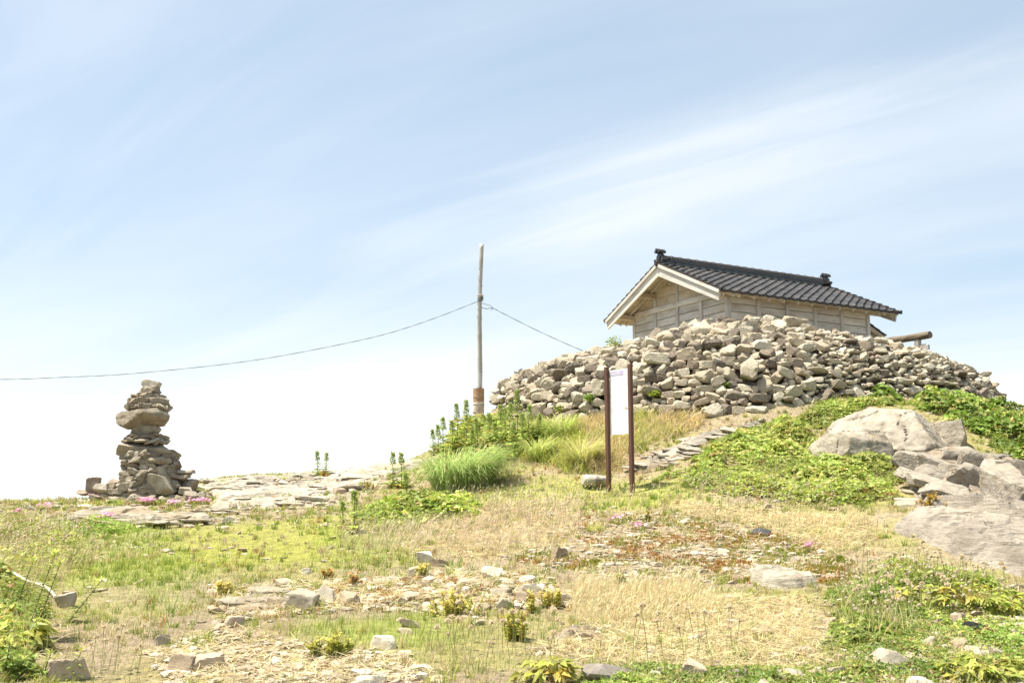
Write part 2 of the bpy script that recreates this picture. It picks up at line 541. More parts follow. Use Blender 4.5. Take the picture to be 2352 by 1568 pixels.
# ------------------------------------------------------------------ terrain
BANK_BASE = [(1150, 930, 25.0), (1185, 948, 23.8), (1250, 965, 22.6), (1330, 962, 21.7), (1420, 955, 21.1), (1520, 948, 20.6), (1620, 950, 20.3),
             (1700, 945, 20.2), (1800, 925, 20.3), (1900, 915, 20.6), (2000, 915, 21.0), (2100, 920, 21.5), (2200, 935, 22.4), (2295, 942, 23.6)]
BANK_CREST = [(1192, 896, 25.8), (1235, 850, 25.1), (1290, 828, 24.5), (1360, 812, 23.9), (1440, 797, 23.2), (1530, 770, 22.7), (1610, 750, 22.4),
              (1690, 743, 22.3), (1790, 745, 22.4), (1880, 764, 22.6), (1960, 776, 23.0), (2050, 796, 23.6), (2130, 814, 24.3), (2215, 872, 25.1)]
TP = [(-300, 1568, 6.6), (0, 1568, 6.6), (600, 1568, 6.6), (1176, 1568, 6.6), (1800, 1568, 6.6), (2352, 1568, 6.8), (2650, 1568, 7),
      (0, 1400, 9), (600, 1400, 9), (1176, 1400, 9), (1700, 1400, 9), (2352, 1400, 8.7),
      (0, 1300, 11.2), (500, 1300, 11.2), (1000, 1300, 11.2), (1500, 1300, 11.2), (1900, 1290, 11.3), (2352, 1320, 10.0),
      (0, 1210, 14.2), (400, 1210, 14.3), (800, 1210, 14), (1200, 1210, 13.7), (1600, 1200, 13.6), (1900, 1205, 13.2), (2100, 1190, 12.9), (2352, 1215, 12),
      (0, 1155, 18), (-400, 1157, 18), (200, 1150, 18.3), (340, 1147, 18.5), (600, 1152, 17.8), (900, 1147, 17.2), (1150, 1140, 16.8), (1430, 1128, 17),
      (1650, 1130, 15.6), (1850, 1160, 14.6),
      (500, 1100, 22.5), (760, 1085, 23.5), (980, 1047, 23.5), (700, 1120, 20),
      (1060, 1115, 18.5), (1050, 1038, 22), (1099, 968, 25), (1000, 1043, 23),
      (1250, 1090, 18.3), (1250, 1005, 20.8), (1430, 1070, 18.3), (1430, 1010, 19.6),
      (1640, 1050, 17.8), (1700, 990, 19.2), (1850, 1070, 17), (1830, 950, 20),
      (2050, 1065, 16.6), (2050, 960, 19.2), (2200, 1065, 16.4), (2100, 1110, 15.2), (2300, 1160, 14), (2352, 1100, 16), (2352, 1010, 18.3), (2300, 965, 20)]
pts = [at(*p) for p in TP + BANK_BASE]
pts += [np.array(p) for p in [(5.5, 25.5, 4.2), (3.2, 27.5, 4.2), (9, 26.5, 4.1), (6, 29, 4.2), (10.5, 27, 3.7),
                              (-9, 22, 1.0), (-7.9, 22.5, 1.65), (-5, 26.5, 1.5), (-6, 30, -0.5), (-2, 28, 2.0), (0, 31, 2.6), (12.5, 30, 2.6), (14, 24, 2.2), (12.6, 21, 3.0),
                              (8, 34, 2.5), (14, 17, 1.5), (0, 0, 0), (-6, 0, -0.1), (6, 0, 0.1), (-14, 14, 0.6), (12, 10, 0.4), (0, -6, -0.6), (-12, 6, 0.0), (11, 4, 0.0)]]
pts = np.array(pts)


def tps_fit(P, reg=2e-3):
    n_ = len(P)
    d = np.hypot(P[:, None, 0] - P[None, :, 0], P[:, None, 1] - P[None, :, 1])
    K = np.where(d > 0, d * d * np.log(d + 1e-9), 0) + reg * np.eye(n_) * 10
    Q = np.c_[np.ones(n_), P[:, :2]]
    A = np.zeros((n_ + 3, n_ + 3)); A[:n_, :n_] = K; A[:n_, n_:] = Q; A[n_:, :n_] = Q.T
    return np.linalg.solve(A, np.r_[P[:, 2], 0, 0, 0])


TPSW = tps_fit(pts)


def z_exact(x, y):
    x = np.asarray(x, float); y = np.asarray(y, float)
    sh = x.shape; x = x.ravel(); y = y.ravel()
    xc = np.clip(x, -15, 15); yc = np.clip(y, -7, 35)
    d = np.hypot(xc[:, None] - pts[None, :, 0], yc[:, None] - pts[None, :, 1])
    zz = (d * d * np.log(d + 1e-9)) @ TPSW[:-3] + TPSW[-3] + TPSW[-2] * xc + TPSW[-1] * yc
    out = np.hypot(x - xc, y - yc)
    zz = zz - 0.45 * out - 0.004 * out ** 2
    zz = np.maximum(zz, -30)
    zz = zz + 0.05 * fbm(x / 1.7, y / 1.7, octv=4, seed=3) + 0.018 * fbm(x / 0.3, y / 0.3, octv=3, seed=9)
    return zz.reshape(sh)


xs = np.unique(np.concatenate([np.linspace(-75, -17, 16), np.arange(-16, 17.01, 0.11), np.linspace(18, 75, 16)]))
ys = np.unique(np.concatenate([np.linspace(-45, -6, 14), np.arange(-5, 4, 0.5), np.arange(4, 27, 0.10), np.arange(27, 36, 0.35), np.linspace(37, 90, 16)]))
GX, GY = np.meshgrid(xs, ys)
GZ = z_exact(GX, GY)


def zt(x, y):
    x = np.asarray(x, float); y = np.asarray(y, float)
    i = np.clip(np.searchsorted(xs, x) - 1, 0, len(xs) - 2)
    j = np.clip(np.searchsorted(ys, y) - 1, 0, len(ys) - 2)
    u = np.clip((x - xs[i]) / (xs[i + 1] - xs[i]), 0, 1); w = np.clip((y - ys[j]) / (ys[j + 1] - ys[j]), 0, 1)
    return (GZ[j, i] * (1 - u) + GZ[j, i + 1] * u) * (1 - w) + (GZ[j + 1, i] * (1 - u) + GZ[j + 1, i + 1] * u) * w


def hit(px, py, y0=5.0, y1=30.0):
    """where the sight line through a measured point meets the ground"""
    a, dy_, dz_ = ray(px, py)
    Y = np.arange(y0, y1, 0.02)
    k = Y / dy_
    below = (EYE + dz_ * k) <= zt(a * k, Y)
    i = int(np.argmax(below)) if below.any() else int(np.argmin((EYE + dz_ * k) - zt(a * k, Y)))
    return np.array([a * k[i], Y[i], float(zt(a * k[i], Y[i]))])


def mpp(Y):          # metres per measured pixel at depth Y
    return Y / FPX


def in_poly(x, y, poly):
    x = np.asarray(x); y = np.asarray(y)
    c = np.zeros(x.shape, bool)
    q = np.roll(poly, 1, 0)
    for (x1, y1), (x0, y0) in zip(poly, q):
        t_ = ((y1 > y) != (y0 > y)) & (x < (x0 - x1) * (y - y1) / (y0 - y1 + 1e-12) + x1)
        c ^= t_
    return c


def edge_dist(x, y, poly):
    x = np.asarray(x); y = np.asarray(y)
    d = np.full(x.shape, 1e9)
    q = np.roll(poly, 1, 0)
    for (x1, y1), (x0, y0) in zip(poly, q):
        vx, vy = x1 - x0, y1 - y0
        t_ = np.clip(((x - x0) * vx + (y - y0) * vy) / (vx * vx + vy * vy + 1e-12), 0, 1)
        d = np.minimum(d, np.hypot(x - x0 - t_ * vx, y - y0 - t_ * vy))
    return np.where(in_poly(x, y, poly), d, -d)


def ground_poly(pp):
    return np.array([hit(*p)[:2] for p in pp])


ZONES = {k: ground_poly(v) for k, v in {
    "olive": [(360, 1225), (560, 1200), (800, 1180), (900, 1185), (830, 1245), (760, 1290), (450, 1305), (330, 1270)],
    "green_l": [(90, 1185), (350, 1205), (430, 1280), (420, 1400), (230, 1345), (110, 1290)],
    "straw_c": [(880, 1210), (1090, 1165), (1330, 1150), (1330, 1250), (1100, 1290), (900, 1270)],
    "straw_t": [(1310, 1345), (1600, 1335), (1680, 1410), (1500, 1450), (1310, 1430)],
    "straw_f": [(1400, 1440), (1650, 1370), (1880, 1370), (1900, 1540), (1400, 1535), (1180, 1500)],
    "straw_r": [(1550, 1152), (2000, 1180), (2020, 1240), (1900, 1290), (1800, 1230), (1560, 1185)],
    "green_s": [(1000, 1135), (1150, 1120), (1400, 1105), (1560, 1110), (1640, 1150), (1350, 1172), (1100, 1165)],
    "green_b": [(640, 1440), (1000, 1405), (1060, 1440), (1000, 1480), (640, 1475)],
    "green_m": [(760, 1215), (900, 1205), (1000, 1235), (950, 1290), (790, 1280)],
    "sedum": [(1330, 1190), (1600, 1170), (1900, 1245), (1930, 1345), (1700, 1340), (1400, 1325), (1180, 1290)],
    "rubble": [(480, 1345), (750, 1335), (900, 1325), (1250, 1310), (1310, 1400), (1100, 1400), (700, 1410), (500, 1440)],
    "path": [(330, 1500), (520, 1440), (700, 1480), (900, 1490), (1050, 1568), (400, 1600)],
    "weeds_r": [(1900, 1360), (2080, 1275), (2352, 1345), (2450, 1420), (2450, 1600), (1200, 1600), (1500, 1540), (1880, 1520)],
    "weeds_l": [(-80, 1200), (150, 1205), (260, 1290), (110, 1340), (-80, 1340)],
    "shrub_l": [(-100, 1330), (90, 1380), (170, 1460), (130, 1550), (-100, 1600)],
    "reed": [(1190, 1060), (1200, 975), (1330, 968), (1500, 950), (1630, 952), (1600, 990), (1440, 1050), (1430, 1085), (1290, 1090)],
    "cairn_g": [(0, 1156), (200, 1152), (480, 1150), (560, 1180), (540, 1215), (300, 1215), (0, 1200)],
    "rock_l": [(450, 1108), (760, 1088), (990, 1055), (900, 1100), (760, 1160), (500, 1175)],
    "rock_r": [(2040, 1185), (2352, 1205), (2352, 1335), (2150, 1285), (1990, 1230)],
    "rock_r2": [(2090, 1070), (2352, 1090), (2352, 1190), (2090, 1165)],
    "slab": [(1420, 1080), (1560, 1010), (1830, 952), (1850, 962), (1640, 1010), (1560, 1060), (1430, 1100)],
}.items()}


def zone_w(name, x, y, soft=0.35):
    d = edge_dist(x, y, ZONES[name]) + 0.35 * fbm(x / 0.6, y / 0.6, octv=3, seed=hash_name(name))
    return smooth(-soft, soft, d)


def hash_name(s):
    return sum(ord(c) * (i + 3) for i, c in enumerate(s)) % 997


# colours (linear albedo)
STRAW = np.array((0.64, 0.545, 0.315)); STRAW2 = np.array((0.54, 0.44, 0.25)); PINKSTRAW = np.array((0.60, 0.49, 0.345))
GREEN = np.array((0.275, 0.36, 0.065)); YGREEN = np.array((0.42, 0.455, 0.095)); OLIVE = np.array((0.33, 0.345, 0.07)); DGREEN = np.array((0.105, 0.17, 0.02))
SOIL = np.array((0.36, 0.29, 0.20))

gx, gy = GX.ravel(), GY.ravel()
gc = np.tile(SOIL, (len(gx), 1))
nzg = fbm(gx / 1.1, gy / 1.1, octv=4, seed=21)
w = smooth(-0.15, 0.35, nzg)[:, None]
gc = gc * (1 - 0.5 * w) + OLIVE * 0.9 * 0.5 * w
vis = (gy > 4) & (gy < 27) & (abs(gx) < 17)
for zn, c_, k_ in (("olive", OLIVE, .75), ("green_l", GREEN, .5), ("green_s", YGREEN, .6), ("green_b", GREEN, .5), ("green_m", GREEN, .5), ("straw_c", STRAW2 * .8, .5), ("straw_t", STRAW * .75, .6),
                   ("straw_f", STRAW * .72, .6), ("straw_r", STRAW * .75, .6), ("weeds_r", OLIVE * .7, .5), ("sedum", np.array((.31, .25, .18)), .8), ("rubble", np.array((.32, .26, .19)), .8),
                   ("path", np.array((.36, .28, .18)), .7), ("rock_l", np.array((.45, .41, .34)), .8), ("reed", STRAW2 * .7, .6)):
    w = np.zeros(len(gx)); w[vis] = zone_w(zn, gx[vis], gy[vis])
    w = (w * k_)[:, None]
    gc = gc * (1 - w) + c_ * w
ni, nj = len(xs), len(ys)
idx = np.arange(ni * nj).reshape(nj, ni)
F = np.stack([idx[:-1, :-1], idx[:-1, 1:], idx[1:, 1:], idx[1:, :-1]], -1).reshape(-1, 4)
mk("ground", np_mesh("ground", np.c_[gx, gy, GZ.ravel()], F, M_GROUND, gc, True), kind="structure",
   label="grassy rocky hillside ground rising towards the shrine")
mk("sea", np_mesh("sea", [(-30000, -30000, -14), (30000, -30000, -14), (30000, 30000, -14), (-30000, 30000, -14)], [[0, 1, 2, 3]], M_SEA), kind="structure", label="sea surface around the island")

# ------------------------------------------------------------------ rock shapes
_ico = {}


def ico(sub):
    if sub not in _ico:
        bm = bmesh.new(); bmesh.ops.create_icosphere(bm, subdivisions=sub, radius=1)
        bm.verts.ensure_lookup_table()
        _ico[sub] = (np.array([v.co[:] for v in bm.verts]), np.array([[v.index for v in f.verts] for f in bm.faces])); bm.free()
    return _ico[sub]


def rock_shape(seed, sub=3, planes=13, rough=0.04, lo=0.66, hi=1.0, blocky=False):
    r_ = np.random.default_rng(seed)
    D, Fc = ico(sub)
    N = r_.normal(size=(planes, 3)); N /= np.linalg.norm(N, axis=1)[:, None]
    if blocky:                                            # slaty block: six jittered sides, a few broken corners
        ax = np.array([(1, 0, 0), (-1, 0, 0), (0, 1, 0), (0, -1, 0), (0, 0, 1), (0, 0, -1)], float) + r_.normal(0, .22, (6, 3))
        ax /= np.linalg.norm(ax, axis=1)[:, None]
        N = np.concatenate([N[:4], ax])
        h = np.r_[r_.uniform(.80, 1.08, 4), r_.uniform(.58, .86, 6)]
        rr_ = np.where(D @ N.T > .05, h / np.maximum(D @ N.T, .05), 9).min(1)
        P = D * np.minimum(rr_, 1.3)[:, None]
        if rough:
            o = r_.uniform(0, 50, 3)
            P = P * (1 + rough * fbm(P[:, 0] * 2.2 + o[0], P[:, 1] * 2.2 + o[1], P[:, 2] * 2.2 + o[2], octv=3, seed=seed))[:, None]
        return P, Fc
    N = np.concatenate([N, [(0, 0, 1), (0, 0, -1)]])
    N[-2] += r_.normal(size=3) * 0.15; N[-1] += r_.normal(size=3) * .15
    h = r_.uniform(lo, hi, len(N))
    dn = D @ N.T
    rr_ = np.where(dn > 0.12, h / np.maximum(dn, 0.12), 9).min(1)
    rr_ = np.minimum(rr_, 1.18)
    P = D * rr_[:, None]
    if rough:
        o = r_.uniform(0, 50, 3)
        P = P * (1 + rough * fbm(P[:, 0] * 2.2 + o[0], P[:, 1] * 2.2 + o[1], P[:, 2] * 2.2 + o[2], octv=3, seed=seed))[:, None]
    return P, Fc


def rock_mesh(seed, mat, size=(1, 1, 1), name="stone", angle=24, **kw):
    P, Fc = rock_shape(seed, **kw)
    me = np_mesh(name, P * np.asarray(size), Fc, mat, None, True)
    me.set_sharp_from_angle(angle=math.radians(angle))
    return me


VARIANTS = [rock_mesh(100 + i, M_STONE, sub=3, planes=int(6 + i % 6), rough=0.06, lo=.58, angle=18, blocky=i % 3 != 0) for i in range(42)]
LIGHT = [(0.44, 0.395, 0.30), (0.40, 0.355, 0.265), (0.48, 0.435, 0.34), (0.34, 0.295, 0.22), (0.41, 0.345, 0.25)]
DARKS = [(0.16, 0.13, 0.10), (0.21, 0.175, 0.135), (0.13, 0.108, 0.086), (0.25, 0.205, 0.155)]

# ------------------------------------------------------------------ stone bank around the shrine
bank = empty("stone_wall", tuple(at(1700, 945, 20.2)), "broad curved bank of piled pale and brown stones sheltering the shrine", "stone wall")
BO = np.array(bank.location)
PB = np.array([at(*p) for p in BANK_BASE]); PC = np.array([at(*p) for p in BANK_CREST])
PB[:, 2] = np.minimum(PB[:, 2], zt(PB[:, 0], PB[:, 1]) + 0.1)
HC = np.array([6.2, 27.0])


def cr(P, s):
    """smooth interpolation along a control list, s in 0..1"""
    s = np.clip(np.asarray(s, float), 0, 1) * (len(P) - 1)
    i = np.minimum(s.astype(int), len(P) - 2); t_ = (s - i)[:, None]
    p0 = P[np.maximum(i - 1, 0)]; p1 = P[i]; p2 = P[i + 1]; p3 = P[np.minimum(i + 2, len(P) - 1)]
    return 0.5 * (2 * p1 + (p2 - p0) * t_ + (2 * p0 - 5 * p1 + 4 * p2 - p3) * t_ ** 2 + (3 * p1 - p0 - 3 * p2 + p3) * t_ ** 3)


def bank_pt(s, t_):
    """t 0 foot .. 1 crest .. 2 inner foot"""
    s = np.asarray(s, float); t_ = np.asarray(t_, float)
    A, B = cr(PB, s), cr(PC, s)
    inn = HC - B[:, :2]; inn = inn / np.linalg.norm(inn, axis=1)[:, None]
    tt = np.clip(t_, 0, 1)[:, None]
    P = A * (1 - tt) + B * tt
    bul = (4 * tt * (1 - tt))[:, 0] * 0.34
    P[:, :2] -= inn * (bul * 0.75)[:, None]
    P[:, 2] += bul * 0.55
    P[:, 2] += np.minimum(t_, 0) * 3.5
    ti = np.clip(t_ - 1, 0, 1.2)
    P[:, :2] += inn * (ti * 1.5)[:, None]
    P[:, 2] += 0.06 * np.sin(np.clip(ti * 4, 0, math.pi)) - np.clip(ti - 0.35, 0, 1) * 2.2
    return P


S, T = np.meshgrid(np.linspace(0, 1, 150), np.concatenate([[-0.12], np.linspace(0, 1, 26), np.linspace(1.05, 2.0, 12)]))
cp = bank_pt(S.ravel(), T.ravel())
cp[T.ravel() < 0, 2] -= 0.5
ctr = bank_pt(np.full(1, .5), np.full(1, .5))
cp_n = fbm(cp[:, 0] * 3, cp[:, 1] * 3, cp[:, 2] * 3, octv=4, seed=5)
inn = HC - cp[:, :2]; inn /= np.linalg.norm(inn, axis=1)[:, None]
cp[:, :2] += inn * (0.17 - 0.08 * cp_n)[:, None]
cp[:, 2] -= 0.10
nS, nT = S.shape[1], S.shape[0]
ix = np.arange(nS * nT).reshape(nT, nS)
F = np.stack([ix[:-1, :-1], ix[:-1, 1:], ix[1:, 1:], ix[1:, :-1]], -1).reshape(-1, 4)
mk("mortar_core", np_mesh("mortar_core", cp - BO, F, M_MORTAR, None, True), bank)

# throw stones on the face, large first, then fill the gaps
acc_p = np.zeros((0, 3)); acc_r = np.zeros(0); acc_s = []; acc_t = []
sr = np.random.default_rng(42)
for lo, hi, tries, pack in ((0.17, 0.21, 60, .85), (0.12, 0.155, 1300, .80), (0.09, 0.12, 6000, .76), (0.065, 0.09, 14000, .75), (0.045, 0.065, 20000, .78)):
    s_ = sr.uniform(0, 1, tries); t_ = sr.uniform(-0.12, 1.22, tries)
    P_ = bank_pt(s_, t_)
    r_ = sr.uniform(lo, hi, tries)
    for k in range(tries):
        rk = r_[k] * (0.82 if s_[k] > 0.68 else (0.9 if s_[k] < 0.22 else 1.0))
        if len(acc_r) and (np.linalg.norm(acc_p - P_[k], axis=1) < (acc_r + rk) * pack).any():
            continue
        acc_p = np.vstack([acc_p, P_[k]]); acc_r = np.r_[acc_r, rk]; acc_s.append(s_[k]); acc_t.append(t_[k])
acc_s = np.array(acc_s); acc_t = np.array(acc_t)
e1 = bank_pt(acc_s + 1e-3, acc_t) - bank_pt(acc_s - 1e-3, acc_t)
e2 = bank_pt(acc_s, acc_t + 1e-3) - bank_pt(acc_s, acc_t - 1e-3)
nrm = np.cross(e1, e2); nrm /= np.linalg.norm(nrm, axis=1)[:, None]
nrm *= np.where(nrm[:, 2:3] < 0, -1, 1) if False else np.sign((nrm * (acc_p - np.array([HC[0], HC[1], 2.0]))).sum(1))[:, None]
order = np.argsort(-acc_r + np.where(acc_t > 1.1, .12, 0))
rest = MB()
for rank, k in enumerate(order):
    rk = acc_r[k]; s_ = acc_s[k]; t_ = acc_t[k]
    darkp = 0.36 if s_ < 0.62 else 0.12
    darkp *= (1.0 if t_ < 0.8 else 0.45)
    c = np.array(random.choice(DARKS) if sr.random() < darkp else random.choice(LIGHT)) * sr.uniform(0.85, 1.15)
    slaty = s_ > 0.66
    e = e1[k] / np.linalg.norm(e1[k])
    tang = math.atan2(e[1], e[0]) + sr.normal(0, 0.35)
    sc = np.array([sr.uniform(1.0, 1.45), sr.uniform(0.9, 1.15), sr.uniform(0.42, 0.72) if slaty else sr.uniform(0.66, 1.0)]) * rk * 1.10
    q = Quaternion((0, 0, 1), tang) @ Quaternion(Vector(sr.normal(size=3)).normalized(), sr.normal(0, 0.5))
    pos = acc_p[k] + nrm[k] * rk * sr.uniform(-.25, .55) - BO
    if rank < 298:
        o = mk("stone", VARIANTS[sr.integers(len(VARIANTS))], bank, loc=pos, scale=sc, color=c)
        o.rotation_mode = 'QUATERNION'; o.rotation_quaternion = q
    else:
        P_, Fc = rock_shape(int(sr.integers(1e6)), 2, 10, 0.03, blocky=True)
        R = np.array(q.to_matrix())
        rest.add((P_ * sc) @ R.T + pos, Fc, c)
me = rest.mesh("small_stones", M_STONEV, False)
mk("small_stones", me, bank, kind="stuff")

# ------------------------------------------------------------------ shrine (own axes: X along the side wall, Y along the gable, Z up)
A_ = math.radians(60.9)
SH0 = Vector((5.01, 23.98, 4.20))
shrine = empty("shrine_building", SH0, "small weathered timber shrine with black tiled gable roof behind the stone bank", "shrine", rot=math.pi / 2 - A_)
L_, W_ = 4.55, 3.64
SLOPE, APEX, OG, HW = 0.469, 3.387, 0.604, 2.278
PHI = math.atan(SLOPE)


def roof_z(v, off=0.0):
    return APEX - SLOPE * abs(v - 1.82) + off


# walls: lower panels, then single boards, per bay
BZ = [1.36 + 0.196 * i for i in range(6)]
walls = {}
for nm, p0, p1, outw in (("side_wall", (0, 0), (L_, 0), (0, -1)), ("gable_wall", (0, W_), (0, 0), (-1, 0)), ("back_wall", (L_, W_), (0, W_), (0, 1)), ("end_wall", (L_, 0), (L_, W_), (1, 0))):
    bm = bmesh.new()
    (x0, y0), (x1, y1) = p0, p1
    ox, oy = -outw[0] * 0.03, -outw[1] * 0.03
    if nm in ("gable_wall", "end_wall"):
        prof = [(W_ if nm == "gable_wall" else 0, 0), (0 if nm == "gable_wall" else W_, 0)]
        vs = [bm.verts.new((x0 + ox, v, z_)) for v, z_ in ((0.02, 0), (W_ - .02, 0), (W_ - .02, roof_z(W_, -.14)), (1.82, roof_z(1.82, -.14)), (.02, roof_z(0, -.14)))]
    else:
        vs = [bm.verts.new((x, y0 + oy, z_)) for x, z_ in ((0.02, 0), (L_ - .02, 0), (L_ - .02, roof_z(0, -.14)), (0.02, roof_z(0, -.14)))]
    f = bm.faces.new(vs)
    ex = bmesh.ops.extrude_face_region(bm, geom=[f])
    bmesh.ops.translate(bm, vec=(-outw[0] * .03, -outw[1] * .03, 0), verts=[g for g in ex["geom"] if isinstance(g, bmesh.types.BMVert)])
    bmesh.ops.recalc_face_normals(bm, faces=bm.faces)
    me = bpy.data.meshes.new(nm); bm.to_mesh(me); bm.free(); me.materials.append(M_WOOD)
    walls[nm] = mk(nm, me, shrine)
pw = 0.105
for i in range(5):                         # side wall boards
    for z_ in BZ[:5]:
        beam("wall_board", walls["side_wall"], (i * .91 + .02, -0.012, z_ + .096), ((i + 1) * .91 - .02, -0.012, z_ + .096), .022, .181, M_WOOD, bev=.005)
for i in range(4):                         # gable boards
    for z_ in BZ[:5]:
        beam("wall_board", walls["gable_wall"], (-0.012, i * .91 + .02, z_ + .096), (-0.012, (i + 1) * .91 - .02, z_ + .096), .022, .181, M_WOOD, bev=.005)
for k in range(3):                         # boards of the gable triangle, cut to the roof
    za, zb = 2.47 + k * .235, 2.47 + k * .235 + .228
    for i in range(4):
        v0, v1 = i * .91 + .02, (i + 1) * .91 - .02
        poly = []
        N_ = 8
        top = [(v0 + (v1 - v0) * j / N_) for j in range(N_ + 1)]
        tz = [min(zb, roof_z(v, -.13)) for v in top]
        if max(tz) <= za + .01:
            continue
        bm = bmesh.new()
        front = [bm.verts.new((-.022, v, za)) for v in top] + [bm.verts.new((-.022, v, max(za + .001, z_))) for v, z_ in zip(top[::-1], tz[::-1])]
        f = bm.faces.new(front)
        ex = bmesh.ops.extrude_face_region(bm, geom=[f])
        bmesh.ops.translate(bm, vec=(.02, 0, 0), verts=[g for g in ex["geom"] if isinstance(g, bmesh.types.BMVert)])
        bmesh.ops.recalc_face_normals(bm, faces=bm.faces)
        me = bpy.data.meshes.new("gable_board"); bm.to_mesh(me); bm.free(); me.materials.append(M_WOODY)
        mk("wall_board", me, walls["gable_wall"])
for i in range(6):
    hgt = roof_z(0, -.26)
    beam("post", shrine, (i * .91, -.012, 0), (i * .91, -.020, hgt), pw, pw * .95, M_POSTW, up=(0, 1, 0))
    beam("post", shrine, (i * .91, W_ + .012, 0), (i * .91, W_ + .012, hgt), pw, pw * .9, M_WOOD, up=(0, 1, 0))
for i in (1, 2, 3):
    hgt = roof_z(i * .91, -.22)
    beam("post", shrine, (-.018, i * .91, 0), (-.018, i * .91, 2.33), pw, pw * .9, M_POSTW, up=(1, 0, 0))
    beam("gable_strut", shrine, (-.016, i * .91, 2.47), (-.016, i * .91, hgt), pw * .85, pw * .7, M_POSTW, up=(1, 0, 0))
beam("tie_beam", shrine, (-.03, .055, 2.40), (-.03, W_ - .055, 2.40), .09, .13, M_WOOD)
for v in (0, .91, 1.82, 2.73, W_):         # purlins reach out to the barge boards
    beam("purlin", shrine, (-OG + .05, v, roof_z(v, -.20)), (L_ + OG - .05, v, roof_z(v, -.20)), .11, .12, M_WOODY)
# rafters, soffit
ru = np.concatenate([[-.47, -.18], np.arange(0, L_ + .01, .455), [L_ + .18, L_ + .47]])
for side in (-1, 1):
    for u in ru:
        v1 = 1.82 + side * (HW - .03)
        beam("rafter", shrine, (u, v1, roof_z(v1, -.115)), (u, 1.82 + side * .03, roof_z(1.85, -.115)), .045, .055, M_WOOD, up=(0, 0, 1))
roof = mk("roof", None, shrine)
roof["label"] = "black glazed pantile roof of the shrine"
for side in (-1, 1):                       # sheathing boards under the tiles
    for i in range(9):
        t0, t1 = i / 9, (i + 1) / 9
        va, vb = 1.82 + side * HW * (1 - t0), 1.82 + side * HW * (1 - t1)
        vm = (va + vb) / 2
        o = beam("sheathing_board", roof, (-OG + .02, vm, roof_z(vm, -.072)), (L_ + OG - .02, vm, roof_z(vm, -.072)), HW / 9 / math.cos(PHI) - .006, .018, M_WOODY,
                 up=(0, side * math.sin(PHI), math.cos(PHI)), bev=.003)
    beam("eave_fascia", shrine, (-OG + .02, 1.82 + side * (HW - .005), roof_z(1.82 + HW, -.035)), (L_ + OG - .02, 1.82 + side * (HW - .005), roof_z(1.82 + HW, -.035)), .03, .07, M_WOODY)
# barge boards: main board plus a moulding strip above it
for u, sgn in ((-OG, -1), (L_ + OG, 1)):
    for side in (-1, 1):
        bm = bmesh.new()
        e_ = 1.82 + side * (HW + .01)
        P4 = [(1.82, APEX), (e_, roof_z(e_)), (e_ - side * .07, roof_z(e_) - .245), (1.82, APEX - .325)]
        vs = [bm.verts.new((u, v, z_)) for v, z_ in P4]
        f = bm.faces.new(vs)
        ex = bmesh.ops.extrude_face_region(bm, geom=[f])
        bmesh.ops.translate(bm, vec=(-sgn * .04, 0, 0), verts=[g for g in ex["geom"] if isinstance(g, bmesh.types.BMVert)])
        bmesh.ops.recalc_face_normals(bm, faces=bm.faces)
        # local X along the board so the grain runs with it
        X = Vector((0, side * math.cos(PHI), -math.sin(PHI))); Z = Vector((0, side * math.sin(PHI), math.cos(PHI))); Y = Z.cross(X)
        M = Matrix(((X.x, Y.x, Z.x, 0), (X.y, Y.y, Z.y, 0), (X.z, Y.z, Z.z, 0), (0, 0, 0, 1))); M.translation = Vector((u, 1.82, APEX))
        bmesh.ops.transform(bm, matrix=M.inverted(), verts=bm.verts)
        me = bpy.data.meshes.new("barge_board"); bm.to_mesh(me); bm.free(); me.materials.append(M_WOOD)
        mk("barge_board", me, shrine, mw=M)
        p0 = Vector((u + sgn * .022, 1.82 + side * .03, APEX - .048 - .03 * SLOPE)); p1 = Vector((u + sgn * .022, e_, roof_z(e_) - .048))
        beam("barge_moulding", shrine, p0, p1, .04, .085, M_WOOD, up=(0, 0, 1))

# --- roof tiles
TW, TE, TLEN = 0.265, 0.2285, 0.275
NCOL, NROW = 22, 11


def prof(x):
    """S-shaped pantile section, x 0..1 across"""
    return np.where(x < .62, -.016 * np.sin(np.pi * np.clip(x / .62, 0, 1)), .027 * np.sin(np.pi * np.clip((x - .62) / .38, 0, 1)))


